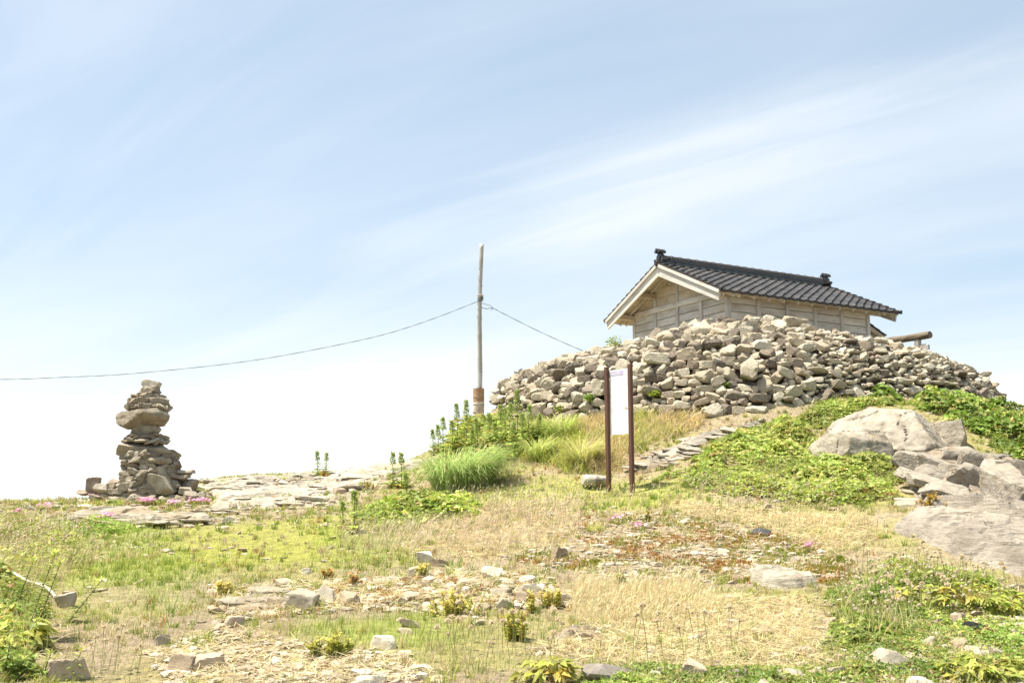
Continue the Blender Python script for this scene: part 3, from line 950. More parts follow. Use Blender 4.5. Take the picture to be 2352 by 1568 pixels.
def tile_mesh(eave=False):
    xx = np.linspace(0, 1.04, 13); m_ = MB()
    zz = prof(np.minimum(xx, 1.0)) + np.where(xx > 1, -.008, 0)
    th = 0.028
    rows = []
    for y_, dz in ((0, 0.0), (TLEN, 0.0)):
        rows.append(np.c_[xx * TW, np.full(13, y_), zz + dz + .022]); rows.append(np.c_[xx * TW, np.full(13, y_), zz + dz + .022 - th])
    V = np.concatenate(rows); k = 13
    F_ = []
    for j in range(12):
        F_.append([j, j + 1, 2 * k + j + 1, 2 * k + j])                # top
        F_.append([k + j + 1, k + j, 3 * k + j, 3 * k + j + 1])        # underside
        F_.append([k + j, k + j + 1, j + 1, j])                        # lower edge
    F_.append([0, 2 * k, 3 * k, k]); F_.append([k + 12, 3 * k + 12, 2 * k + 12, 12])
    m_.add(V, F_)
    if eave:                                                         # drip lip and round seam disc
        lip = np.concatenate([np.c_[xx * TW, np.full(13, -.004), zz + .024], np.c_[xx * TW, np.full(13, -.004), np.minimum(zz, 0) - .038 + .016 * np.abs(xx - .31)],
                              np.c_[xx * TW, np.full(13, .016), zz + .02], np.c_[xx * TW, np.full(13, .016), np.minimum(zz, 0) - .038 + .016 * np.abs(xx - .31)]])
        F2 = []
        for j in range(12):
            F2 += [[k + j, k + j + 1, j + 1, j], [2 * k + j, 2 * k + j + 1, 3 * k + j + 1, 3 * k + j], [k + j, 3 * k + j, 3 * k + j + 1, k + j + 1]]
        m_.add(lip, F2)
        V2, F3 = tube([(.81 * TW, -.028, .015), (.81 * TW, -.022, .015), (.81 * TW, .02, .015)], [.034, .046, .046], 12)
        m_.add(V2, F3)
    me = m_.mesh("eave_tile" if eave else "roof_tile", M_TILE, True)
    me.set_sharp_from_angle(angle=math.radians(40))
    return me


ME_T, ME_E = tile_mesh(), tile_mesh(True)
u0 = -OG + 0.0
tilt = math.atan(.030 / TE)


def slope_M(side, row, u):
    c, s = math.cos(PHI - tilt), math.sin(PHI - tilt)
    if side < 0:
        X = Vector((1, 0, 0)); Y = Vector((0, c, s))
    else:
        X = Vector((-1, 0, 0)); Y = Vector((0, -c, s))
    Z = X.cross(Y)
    d = row * TE
    v = 1.82 + side * (HW + .075 - d * math.cos(PHI))
    p = Vector((u, v, roof_z(v, .012)))
    M = Matrix(((X.x, Y.x, Z.x, 0), (X.y, Y.y, Z.y, 0), (X.z, Y.z, Z.z, 0), (0, 0, 0, 1))); M.translation = p
    return M


jr = np.random.default_rng(5)
back = MB()
for row in range(NROW):
    for c in range(NCOL):
        M = slope_M(-1, row, u0 + c * TW + .0)
        M = M @ Matrix.Rotation(jr.normal(0, .006), 4, 'Z') @ Matrix.Translation((jr.normal(0, .0015), jr.normal(0, .002), jr.normal(0, .0015)))
        mk("eave_tile" if row == 0 else "roof_tile", ME_E if row == 0 else ME_T, roof, mw=M)
        src = ME_E if row == 0 else ME_T
        M2 = slope_M(1, row, u0 + (c + 1) * TW)
        co = np.empty(len(src.vertices) * 3); src.vertices.foreach_get("co", co); co = co.reshape(-1, 3)
        Mn = np.array(M2)
        fi = np.array([p.vertices[:] for p in src.polygons])
        back.add(co @ Mn[:3, :3].T + Mn[:3, 3], fi)
mk("far_slope_tiles", back.mesh("far_slope_tiles", M_TILE, False), roof, kind="stuff")
# verge tiles with a hanging flange
bm = box_bm(.13, TLEN, .022, .004)
bm2 = box_bm(.018, TLEN, .085, .004)
tmp = bpy.data.meshes.new("verge_flange"); bmesh.ops.translate(bm2, vec=(-.072, 0, -.03), verts=bm2.verts); bm2.to_mesh(tmp); bm.from_mesh(tmp)
bmesh.ops.translate(bm, vec=(0, TLEN / 2, .03), verts=bm.verts)
ME_V = bpy.data.meshes.new("verge_tile"); bm.to_mesh(ME_V); ME_V.materials.append(M_TILEB)
bmesh.ops.scale(bm, vec=(-1, 1, 1), verts=bm.verts); bmesh.ops.reverse_faces(bm, faces=bm.faces)
ME_VR = bpy.data.meshes.new("verge_tile"); bm.to_mesh(ME_VR); ME_VR.materials.append(M_TILEB); bm.free(); bm2.free()
for row in range(NROW):
    mk("verge_tile", ME_V, roof, mw=slope_M(-1, row, -OG + .04))
    mk("verge_tile", ME_VR, roof, mw=slope_M(1, row, -OG + .04))
    mk("verge_tile", ME_VR, roof, mw=slope_M(-1, row, L_ + OG + .02))
    mk("verge_tile", ME_V, roof, mw=slope_M(1, row, L_ + OG + .02))
# ridge: three flat courses and rounded caps
ridge = mk("ridge", None, shrine)
for k, (w_, z_) in enumerate(((.30, .045), (.27, .082), (.24, .119))):
    nseg = 20
    ln = (L_ + 2 * OG - .30) / nseg
    for i in range(nseg):
        ua = -OG + .15 + i * ln + (ln * .5 if k == 1 else 0)
        if k == 1 and i == nseg - 1:
            continue
        beam("ridge_course", ridge, (ua + .003, 1.82, APEX + z_ + .012), (ua + ln - .003, 1.82, APEX + z_ + .012), w_, .033, M_TILE, bev=.004)
V, Fc = [], []
ncap, nl = 9, 6
cap = MB()
for i, (y_, r_) in enumerate(((0, .066), (.05, .074), (.20, .074), (.215, .088), (.262, .088), (.27, .07))):
    th = np.linspace(0, math.pi, ncap)
    V.append(np.c_[np.full(ncap, y_), np.cos(th) * r_ * 1.15, np.sin(th) * r_])
V = np.concatenate(V)
Fc = [[i * ncap + j, i * ncap + j + 1, (i + 1) * ncap + j + 1, (i + 1) * ncap + j] for i in range(nl - 1) for j in range(ncap - 1)]
cap.add(V, Fc)
ME_CAP = cap.mesh("ridge_cap", M_TILEB, True); ME_CAP.set_sharp_from_angle(angle=math.radians(35))
for i in range(20):
    mk("ridge_cap", ME_CAP, ridge, loc=(-OG + .16 + i * .265, 1.82, APEX + .146))
# ridge-end ornaments
for nm, u, sgn in (("ridge_ornament", -OG + .09, -1), ("ridge_ornament", L_ + OG - .09, 1)):
    orn = mk(nm, None, shrine, loc=(u, 1.82, APEX + .02))
    bm = bmesh.new()
    outl = [(-.17, 0), (.17, 0), (.19, .03), (.15, .06), (.14, .10), (.11, .13), (.12, .165), (.085, .20), (.06, .235), (-.06, .235), (-.085, .20), (-.12, .165), (-.11, .13), (-.14, .10), (-.15, .06), (-.19, .03)]
    f = bm.faces.new([bm.verts.new((-.05, y_, z_)) for y_, z_ in outl])
    ex = bmesh.ops.extrude_face_region(bm, geom=[f])
    bmesh.ops.translate(bm, vec=(.10, 0, 0), verts=[g for g in ex["geom"] if isinstance(g, bmesh.types.BMVert)])
    bmesh.ops.recalc_face_normals(bm, faces=bm.faces)
    bmesh.ops.bevel(bm, geom=[e for e in bm.edges], offset=.008, segments=1, affect='EDGES')
    me = bpy.data.meshes.new("ornament_plate"); bm.to_mesh(me); bm.free(); me.materials.append(M_TILE)
    mk("ornament_plate", me, orn)
    for y_, z_, r_, l0, l1 in ((-.06, .275, .038, -.12, .10), (.06, .275, .038, -.12, .10), (0, .315, .036, -.14, .11)):
        V, Fc = tube([(sgn * l0 * -1, y_, z_), (0, y_, z_), (sgn * l1 * -1, y_, z_)], r_, 12)
        mk("roll_tile", np_mesh("roll_tile", V, Fc, M_TILE, None, False), orn)
    for y_ in (-.15, .15):
        V, Fc = tube([(-.075, y_, .07), (0, y_, .07), (.075, y_, .07)], .036, 12)
        mk("scroll", np_mesh("scroll", V, Fc, M_TILE), orn)
    V, Fc = tube([(sgn * .05, 0, .12), (sgn * .072, 0, .12)], [.062, .055], 16)
    mk("crest_disc", np_mesh("crest_disc", V, Fc, M_TILE), orn)
    V, Fc = tube([(sgn * .03, 0, -.02), (sgn * .15, 0, -.02), (sgn * .16, 0, -.02)], [.066, .066, .058], 18)
    mk("verge_disc", np_mesh("verge_disc", V, Fc, M_TILEB), orn)

# --- lean-to porch on the far gable
porch = mk("porch", None, shrine)
PV0, PV1, PU1 = .58, 3.06, L_ + 1.30


def pz(u, off=0.0):
    return 2.50 - .457 * (u - L_) + off


for v in (PV0 + .12, PV1 - .12):
    bm = bmesh.new()
    f = bm.faces.new([bm.verts.new(p) for p in ((L_, v, 0), (PU1 - .22, v, 0), (PU1 - .22, v, pz(PU1 - .22, -.1)), (L_, v, pz(L_, -.1)))])
    ex = bmesh.ops.extrude_face_region(bm, geom=[f]); bmesh.ops.translate(bm, vec=(0, .03, 0), verts=[g for g in ex["geom"] if isinstance(g, bmesh.types.BMVert)])
    bmesh.ops.recalc_face_normals(bm, faces=bm.faces)
    me = bpy.data.meshes.new("porch_wall"); bm.to_mesh(me); bm.free(); me.materials.append(M_WOOD)
    mk("porch_wall", me, porch)
for v in (PV0, PV1):
    beam("barge_board", porch, (L_, v, pz(L_, -.075)), (PU1 - .02, v, pz(PU1, -.075)), .035, .12, M_WOODY)
beam("sheathing", porch, (L_, 1.82, pz(L_, -.02)), (PU1, 1.82, pz(PU1, -.02)), PV1 - PV0, .02, M_WOODY)
for r_ in range(6):
    ua, ub = PU1 + .04 - r_ * .2335, PU1 + .04 - (r_ + 1) * .2335
    if ub < L_:
        ub = L_ + .005
    for c in range(9):
        va = PV0 - .04 + c * (PV1 - PV0 + .08) / 9
        beam("roof_tile", porch, (ua, va + .142, pz(ua, .037)), (ub, va + .142, pz(ub, .020)), .283, .034, M_TILE, bev=.008)

# ------------------------------------------------------------------ torii behind the right end of the bank
tor = empty("torii_gate", (10.7, 26.5, float(zt(10.7, 26.5)) - .1), "grey log torii gate poking up behind the stone bank right of the shrine", "torii", rot=math.atan2(-.874, .486))
tz = 6.02 - tor.location.z
lr = np.random.default_rng(3)
pth = np.c_[np.linspace(-2.75, 0, 14), lr.normal(0, .008, 14), tz - .0 + .012 * np.sin(np.linspace(0, 5, 14))]
V, Fc = tube(pth, .092 + lr.normal(0, .004, 14), 14)
V = V + (0.008 * fbm(V[:, 0] * 4, V[:, 1] * 60, V[:, 2] * 60, octv=3, seed=4))[:, None]
mk("top_log", np_mesh("top_log", V, Fc, M_LOG), tor)
for x_ in (-.40, -2.35):
    beam("pillar", tor, (x_, 0, 0), (x_, 0, tz - .06), .13, .13, M_POLE, up=(0, 1, 0))
beam("tie_bar", tor, (-2.62, 0, tz - .32), (-.06, 0, tz - .32), .07, .12, M_POLE)
beam("wedge", tor, (-.30, 0, tz - .245), (-.16, 0, tz - .245), .05, .03, M_POLE)

# ------------------------------------------------------------------ notice board
gp = at(1425, 1126, 17.0)
view = Vector((gp[0], gp[1], 0)).normalized()
sn = (Matrix.Rotation(math.radians(-44), 3, 'Z') @ (-view))          # direction the board faces
sgn_rot = math.atan2(sn.y, sn.x) + math.pi / 2                         # own X runs to the viewer's right, own -Y is the front
pl, pr_ = at(1399, 1132, 17.15), at(1452, 1124, 16.78)
sign = empty("notice_board", (gp[0], gp[1], gp[2]), "tall white notice board on two dark brown posts in the grass", "notice board", rot=sgn_rot)
Rinv = Matrix.Rotation(-sgn_rot, 3, 'Z')
for p, topy, Y in ((pl, 843, 17.15), (pr_, 836, 16.78)):
    a = Rinv @ (Vector(p) - Vector(gp)); bt = at(1393 if Y > 17 else 1447, topy, Y); c = Rinv @ (Vector(bt) - Vector(gp))
    beam("post", sign, (a.x, a.y, a.z - .35), (c.x, c.y, c.z), .064, .064, M_POST, up=(0, 1, 0), bev=.004)
    if Y > 17:
        ax, az = c.x, c.z
    else:
        bx, bz_ = c.x, c.z
bw = bx - ax - .062
tilt_b = math.atan2(bz_ - az, bx - ax)
bc = Vector(((ax + bx) / 2 + .012, -.004, (az + bz_) / 2 - .06 - .53))
bh = 1.055
brd = mk("board", box_mesh(bw, .022, bh, M_PANEL, .002, "board"), sign, loc=bc, rot=(0, -tilt_b, 0))
fy = -.0135
hd = np_mesh("header_strip", [(0, 0, 0), (bw * .985, 0, 0), (bw * .985, 0, .072), (0, 0, .072)], [[0, 1, 2, 3]], M_HEADER)
mk("header_strip", hd, brd, loc=(-bw / 2 + .003, fy, bh / 2 - .095))
hdr = np.random.default_rng(12)


def strokes(name, rects, mat, y_):
    m_ = MB()
    for (x0, z0, x1, z1) in rects:
        m_.add([(x0, y_, z0), (x1, y_, z0), (x1, y_, z1), (x0, y_, z1)], [[0, 1, 2, 3]])
    return mk(name, m_.mesh(name, mat), brd)


# header characters: white strokes of five dense characters
R_ = []
for c in range(5):
    x0 = -bw / 2 + .014 + c * .052; z0 = bh / 2 - .088; s_ = .044; h_ = .054
    for fx in ((0, .5, .95) if c % 2 == 0 else (.1, .45, .8)):
        R_.append((x0 + fx * s_ - .003, z0, x0 + fx * s_ + .003, z0 + h_))
    for fz in ((.05, .45, .95) if c != 3 else (.2, .6, .9)):
        R_.append((x0, z0 + fz * h_ - .003, x0 + s_, z0 + fz * h_ + .003))
strokes("header_lettering", R_, M_WHITEPRINT, fy - .002)
R_ = []
for ln in range(17):                                     # faint body text, broken rows of small characters
    z0 = bh / 2 - .15 - ln * .026
    if ln in (8, 13):
        continue
    for c in range(26):
        if hdr.random() < .55:
            x0 = -bw / 2 + .03 + c * (bw - .06) / 26
            s_ = hdr.uniform(.006, .011)
            R_ += [(x0, z0, x0 + s_, z0 + .002), (x0 + s_ * .4, z0 - .006, x0 + s_ * .4 + .002, z0 + .006), (x0, z0 - .006, x0 + s_, z0 - .004)]
strokes("body_text", R_, M_INK, fy - .001)
R_ = []
for ln in range(4):
    z0 = bh / 2 - .615 - ln * .014
    x0 = -bw / 2 + .03
    while x0 < bw / 2 - .05:
        w_ = hdr.uniform(.008, .03); R_.append((x0, z0, x0 + w_, z0 + .003)); x0 += w_ + .006
for x0, z0, w_ in ((-.06, -.19, .05), (-.03, -.215, .03), (.02, -.225, .06), (-.04, -.245, .05), (.05, -.25, .03), (.09, -.27, .03), (.0, -.35, .06), (-.12, -.44, .05), (-.10, -.28, .02), (.10, -.235, .02)):
    R_.append((x0 * bw / .5, z0 - .05, (x0 + w_) * bw / .5, z0 - .045))
x0 = -bw / 2 + .05
R_ += [(x0, -.17, x0 + .004, -.135), (x0 + .02, -.17, x0 + .024, -.135), (x0, -.155, x0 + .024, -.151), (x0, -.139, x0 + .024, -.135)]
R_ += [(bw * .36, bh / 2 - .03, bw * .43, bh / 2 - .026), (bw * .30, bh / 2 - .045, bw * .36, bh / 2 - .040)]
strokes("small_print", R_, M_INK, fy - .0015)
x0 = bw * .26
strokes("red_mark", [(x0, -.135, x0 + .055, -.131), (x0, -.11, x0 + .055, -.106), (x0, -.135, x0 + .004, -.106), (x0 + .051, -.135, x0 + .055, -.106), (x0 + .01, -.106, x0 + .035, -.098)], M_RED, fy - .001)

# ------------------------------------------------------------------ pole with rusty sleeve, wires
pb = at(1099, 985, 25.0)
pole = empty("wooden_pole", tuple(pb), "tall bare grey wooden pole in a rusty pipe sleeve", "pole")
ptop = at(1105.5, 560, 25.0) - pb
pr = np.random.default_rng(9)
N_ = 40
tt = np.linspace(0, 1, N_)
path = np.outer(tt, ptop); path[:, 0] += .018 * np.sin(tt * 7) * (tt > .05); path[:, 1] += .012 * np.sin(tt * 9)
V, Fc = tube(path, .062 - .014 * tt + pr.normal(0, .0012, N_), 12)
me = np_mesh("shaft", V[:, [2, 0, 1]], Fc, M_POLE, None, True)        # own X runs up the pole
Mx = Matrix(((0, 1, 0, 0), (0, 0, 1, 0), (1, 0, 0, 0), (0, 0, 0, 1)))
mk("shaft", me, pole, mw=Mx)
nub = MB()
for i in range(46):
    t_ = pr.uniform(.2, .98); a_ = pr.uniform(0, 6.28); p = np.array([np.interp(t_, tt, path[:, k]) for k in range(3)]); rd = .06 - .014 * t_
    d_ = np.array([math.cos(a_), math.sin(a_), .35])
    V, Fc = tube([p + d_ * rd * .8, p + d_ * (rd + .018)], [.012, .006], 5)
    nub.add(V, Fc)
mk("knots", nub.mesh("knots", M_POLE), pole, kind="stuff")
slv = at(1100, 892, 25.0) - pb
V, Fc = tube([(0, 0, -.35), (0, 0, .02), (0, 0, slv[2] * .5), (0, 0, slv[2])], .132, 20, cap=False)
V2, F2 = tube([(0, 0, slv[2]), (0, 0, slv[2] - .02), (0, 0, -.2)], .122, 20, cap=False)
m_ = MB().add(V, Fc).add(V2, F2)
m_.add(np.concatenate([V[-20:], V2[:20]]), [[j, (j + 1) % 20, 20 + (j + 1) % 20, 20 + j] for j in range(20)])
slo = mk("rusty_sleeve", m_.mesh("rusty_sleeve", M_RUST, True), pole, label="rust brown pipe sleeve, painted white lower down")
for z_ in (.25, .47, .62):
    th = np.linspace(0, 2 * math.pi, 25)
    V, Fc = tube(np.c_[np.cos(th) * .134, np.sin(th) * .134, z_ * slv[2] / .8 + .01 * np.sin(th * 1.0 + z_ * 9)], .006, 5, cap=False)
    mk("band", np_mesh("band", V, Fc, M_LOG), slo)
tw = (690 - 985) / (560 - 985)
wrap_c = ptop * tw
for k in range(6):
    th = np.linspace(0, 2 * math.pi, 17); z_ = wrap_c[2] - .03 + k * .028
    V, Fc = tube(np.c_[wrap_c[0] + np.cos(th) * .065, wrap_c[1] + np.sin(th) * .065, z_ + .01 * np.sin(th + k)], .010, 5, cap=False)
    mk("binding", np_mesh("binding", V, Fc, M_ROPE if k > 2 else M_WIRE), pole)


def wire(name, pp, r_, label, nst=60):
    P_ = np.array([at(*p) for p in pp])
    s_ = np.linspace(0, 1, nst)
    path = cr(P_, s_)
    base = path[0].copy()
    V, Fc = [], None
    m_ = MB()
    d = np.gradient(path, axis=0); d /= np.linalg.norm(d, axis=1)[:, None]
    side = np.cross(d, (0, 0, 1)); side /= np.linalg.norm(side, axis=1)[:, None]
    upv = np.cross(side, d)
    ph = np.arange(nst) * .9
    for k in (0, math.pi):                              # two twisted strands
        off = (np.cos(ph + k)[:, None] * side + np.sin(ph + k)[:, None] * upv) * r_ * .7
        V, Fc = tube(path + off - base, r_, 5)
        m_.add(V, Fc)
    return mk(name, m_.mesh(name, M_WIRE, True), loc=tuple(base), label=label, cat="wire")


wire("cable", [(1100, 691, 25.0), (1000, 730, 25), (900, 763, 25), (800, 787, 25), (640, 818, 25), (500, 838, 25), (300, 858, 25), (150, 866, 25), (0, 871, 25), (-200, 868, 25), (-400, 852, 25), (-700, 800, 25)], .0052,
     "long sagging cable from the wooden pole towards the cairn side", 130)
wire("cable", [(1105, 706, 25.0), (1118, 709, 25), (1132, 708, 25), (1160, 722, 25), (1230, 757, 25.1), (1300, 789, 25.2), (1345, 808, 25.3)], .0052,
     "short cable slanting from the pole down behind the stone bank", 40)
V, Fc = tube(np.array([at(1108, 697, 25), at(1118, 699, 25), at(1128, 703, 25), at(1134, 709, 25), at(1127, 714, 25), at(1131, 706, 25)]) - pb, .008, 5)
mk("cable_loop", np_mesh("cable_loop", V, Fc, M_ROPE, None, True), pole)

# ------------------------------------------------------------------ cairn
ck = mpp(18.5) * .5742 / 2.45                        # metres per pixel of the enlarged crop it was measured in
cb = at((300 + 660 / 2.45) * .5742, (1480 + 1215 / 2.45) * .5742, 18.5)
cairn = empty("stone_cairn", tuple(cb), "balanced cairn of two big slabs and stacked flat stones, pink flowers at its foot", "cairn")
cg = np.random.default_rng(77)
CST = [(0.30, 0.265, 0.20), (0.26, 0.225, 0.17), (0.34, 0.305, 0.235), (0.24, 0.195, 0.15), (0.29, 0.24, 0.175)]
CV = [rock_mesh(300 + i, M_STONE, sub=3, planes=8, rough=0.05, lo=.6, angle=18, blocky=True) for i in range(20)]


def cst(x, y, w_, h_, d_=None, dep=0.0, rot=0.0, seed=None, sub=4, c=None, planes=14, rough=.05, label=None, tilt=0.0, angle=22, blocky=True):
    """a cairn stone measured in the crop: centre x, y, width, height; dep = metres towards the back"""
    d_ = d_ or w_ * .8
    me = rock_mesh(seed or int(cg.integers(1e6)), M_STONE, (1, 1, 1), "stone", angle, sub=sub, planes=planes, rough=rough, blocky=blocky)
    co = np.empty(len(me.vertices) * 3); me.vertices.foreach_get("co", co); co = co.reshape(-1, 3)
    co = (co - (co.max(0) + co.min(0)) / 2) / (co.max(0) - co.min(0)) * np.array([w_, d_, h_]) * ck
    me.vertices.foreach_set("co", co.ravel().astype(np.float32)); me.update()
    o = mk("stone", me, cairn, loc=((x - 660) * ck, dep, (1215 - y) * ck), rot=(tilt, math.radians(rot), cg.uniform(-.3, .3)), color=c or random.choice(CST), label=label)
    return o


def layer_stones(z0, z1, prof_fn, step, wr, inner=True):
    z_ = z0
    while z_ < z1:
        hh = cg.uniform(*step)
        cx, rx = prof_fn(z_ + hh / 2)
        a_ = cg.uniform(0, 6.28); tot = 0
        while tot < 2 * math.pi:
            w_ = cg.uniform(*wr)
            r_ = max(rx - w_ * .35, .01)
            ang = a_ + tot
            tot += max(w_ * .85 / max(rx, .06), .35)
            o = mk("stone", CV[cg.integers(len(CV))], cairn, loc=(cx + math.cos(ang) * r_, math.sin(ang) * r_ * .9, z_ + hh / 2), scale=(w_ * .66, w_ * cg.uniform(.4, .65), hh * cg.uniform(.5, .85)),
                   rot=(cg.normal(0, .2), cg.normal(0, .22), ang + math.pi / 2 + cg.normal(0, .4)), color=np.array(random.choice(CST)) * cg.uniform(.85, 1.25))
        if inner and rx > .1:
            mk("stone", CV[cg.integers(len(CV))], cairn, loc=(cx, 0, z_ + hh / 2), scale=(rx * .8, rx * .7, hh * .8), color=random.choice(CST))
        z_ += hh * .92


def Z(y):
    return (1215 - y) * ck


def pf(tab):
    ya = np.array([Z(t_[0]) for t_ in tab]); lo = np.array([(t_[1] - 660) * ck for t_ in tab]); hi = np.array([(t_[2] - 660) * ck for t_ in tab])

    def f(z_):
        a, b_ = np.interp(z_, ya, lo), np.interp(z_, ya, hi)
        return (a + b_) / 2, (b_ - a) / 2
    return f


layer_stones(-.18, Z(840), pf([(1260, 455, 1010), (1100, 455, 1060), (1000, 465, 1010), (920, 470, 960), (840, 475, 940)]), (.05, .13), (.14, .36))
cst(660, 790, 530, 165, 430, 0, 1, 901, 5, (0.30, 0.265, 0.205), 16, .06, "thick lower slab of the cairn", blocky=False)
cst(470, 850, 90, 90, 150, -.05, 0, 905)
layer_stones(Z(722), Z(660), pf([(722, 440, 890), (690, 455, 880), (655, 500, 850)]), (.035, .06), (.10, .24))
cst(665, 620, 285, 190, 270, 0, 0, 902, 4, (0.27, 0.235, 0.175), 7, .03, "rounded block between the cairn's two slabs", angle=40, blocky=False)
cst(640, 480, 560, 190, 470, 0, -4, 903, 5, (0.26, 0.22, 0.165), 15, .07, "wide upper slab of the cairn", blocky=False)
layer_stones(Z(395), Z(200), pf([(395, 455, 890), (330, 475, 865), (260, 525, 800), (200, 610, 745)]), (.05, .12), (.10, .26))
cst(690, 158, 180, 112, 150, 0, 6, 904, 4, (0.40, 0.36, 0.28), 9, .04, "pale capstone on top of the cairn", angle=20)
cst(920, 1135, 270, 195, 230, -.34, 20, 911, 5, (0.36, 0.315, 0.24), 8, .03, angle=20)
cst(870, 1020, 160, 170, 150, -.26, -15, 912)
cst(1120, 1120, 150, 120, 180, -.05, 10, 913, c=(0.25, 0.21, 0.165))
cst(1075, 1010, 150, 50, 120, -.08, 6, 914); cst(1115, 1000, 110, 36, 110, -.12, -4, 915); cst(1085, 1050, 100, 42, 100, -.16, 3, 921)
cst(990, 930, 110, 90, 110, -.1, 0, 916, c=(.16, .13, .10))
cst(180, 1125, 130, 170, 110, -.02, 12, 917, c=(.27, .215, .17)); cst(310, 1170, 175, 120, 150, -.12, 0, 918, c=(.40, .36, .29)); cst(400, 1140, 90, 80, 90, -.1, 0, 919)
cst(580, 1150, 220, 90, 160, -.3, -5, 922, c=(.38, .34, .26)); cst(715, 1130, 120, 120, 100, -.32, -38, 923, c=(.42, .37, .28)); cst(500, 1190, 120, 60, 120, -.3, 0, 924); cst(440, 1195, 80, 60, 90, -.32, 0, 925)
cst(380, 1100, 130, 70, 120, .05, 5, 926, c=(.36, .29, .22)); cst(1130, 1195, 180, 110, 150, -.3, 0, 927); cst(280, 1190, 100, 60, 110, .1, 0, 928); cst(80, 1200, 120, 60, 110, .05, 0, 929)

for i in range(46):                                  # rubble skirt, mostly on the right
    x_ = cg.uniform(330, 1330); d_ = cg.uniform(-.75, .15)
    if abs(x_ - 690) < 190 and d_ > -.35:
        d_ -= .4
    wx, wy = cb[0] + (x_ - 660) * ck, cb[1] + d_
    s_ = cg.uniform(.06, .17)
    mk("stone", CV[cg.integers(len(CV))], cairn, loc=((x_ - 660) * ck, d_, float(zt(wx, wy)) - cb[2] + s_ * .25), scale=(s_, s_ * cg.uniform(.6, .9), s_ * cg.uniform(.4, .8)), rot=(cg.normal(0, .2), cg.normal(0, .2), cg.uniform(0, 6)), color=np.array(random.choice(CST)) * cg.uniform(.95, 1.3))

for i in range(40):                                  # stones spilling down to the right
    x_ = cg.uniform(900, 1330); d_ = cg.uniform(-.5, .2)
    wx, wy = cb[0] + (x_ - 660) * ck, cb[1] + d_
    s_ = cg.uniform(.05, .13)
    pile = max(0, (1200 - x_) / 300) * .38 * cg.random()
    mk("stone", CV[cg.integers(len(CV))], cairn, loc=((x_ - 660) * ck, d_, float(zt(wx, wy)) - cb[2] + s_ * .25 + pile), scale=(s_, s_ * cg.uniform(.6, .9), s_ * cg.uniform(.3, .6)), rot=(cg.normal(0, .25), cg.normal(0, .25), cg.uniform(0, 6)), color=np.array(random.choice(CST)) * cg.uniform(.9, 1.35))

# ------------------------------------------------------------------ bedrock ledges and boulders
def ledge(name, poly_px, height, label, seed, col=(0.40, 0.36, 0.29), res=0.045, tiltdir=(0.4, 0.9), step=0.07, edge=0.35, rough=1.0, cat="rock ledge", world_poly=None, top=None, crack=1.0):
    poly = ground_poly(poly_px) if world_poly is None else world_poly
    lo, hi = poly.min(0) - .3, poly.max(0) + .3
    X, Y = np.meshgrid(np.arange(lo[0], hi[0], res), np.arange(lo[1], hi[1], res))
    d = edge_dist(X, Y, poly) + .18 * fbm(X / .5, Y / .5, octv=3, seed=seed)
    prof_ = smooth(-.05, edge, d)
    # layered rock: terraces that follow a tilted bedding
    bed = X * tiltdir[0] + Y * tiltdir[1] + .55 * fbm(X / 1.1, Y / 1.1, octv=4, seed=seed + 1)
    fr = bed / (step * 3.6); fl = np.floor(fr); f_ = fr - fl
    ter = (fl + smooth(.80, 1.0, f_) - fr) * step * (.7 + .9 * vnoise(X / .7, Y / .7, seed=seed + 6))
    fr2 = (bed * 1.0 + .12 * fbm(X / .25, Y / .25, octv=3, seed=seed + 7)) / (step * 1.1); fl2 = np.floor(fr2)
    ter = ter + (fl2 + smooth(.75, 1.0, fr2 - fl2) - fr2) * step * .28
    n_ = fbm(X / .35, Y / .35, octv=5, seed=seed + 2) * .035 + fbm(X / 1.3, Y / 1.3, octv=3, seed=seed + 5) * .10
    a_ = np.abs(fbm(X / .9, Y / 1.3, octv=2, seed=seed + 3)); b_ = np.abs(fbm(X / 1.5 + 9, Y / .8, octv=2, seed=seed + 4))
    ck_ = -(.14 * (1 - smooth(0, .030, a_)) + .11 * (1 - smooth(0, .026, b_))) * crack
    zb = zt(X, Y)
    Zv = zb - .22 + prof_ * (height + .22) + (ter + n_ * rough + ck_) * smooth(0, .3, d)
    if top is not None:
        Zv = Zv + top(X, Y) * prof_
    keep = d > -.12
    id_ = np.full(X.shape, -1); id_[keep] = np.arange(keep.sum())
    q = np.stack([id_[:-1, :-1], id_[:-1, 1:], id_[1:, 1:], id_[1:, :-1]], -1).reshape(-1, 4)
    q = q[(q >= 0).all(1)]
    V = np.c_[X[keep], Y[keep], Zv[keep]]
    o = V.mean(0); o[2] = float(zt(o[0], o[1]))
    cn = fbm(V[:, 0] / .8, V[:, 1] / .8, octv=4, seed=seed + 8)[:, None]
    C = np.array(col) * (1 + .18 * cn) * np.where(cn > .25, np.array((1.0, .92, .82)), 1)
    me = np_mesh(name, V - o, q, M_LEDGE, C, True)
    me.set_sharp_from_angle(angle=math.radians(38))
    r_ = mk(name, me, loc=tuple(o), label=label, cat=cat)
    LEDGES.append(r_)
    return r_


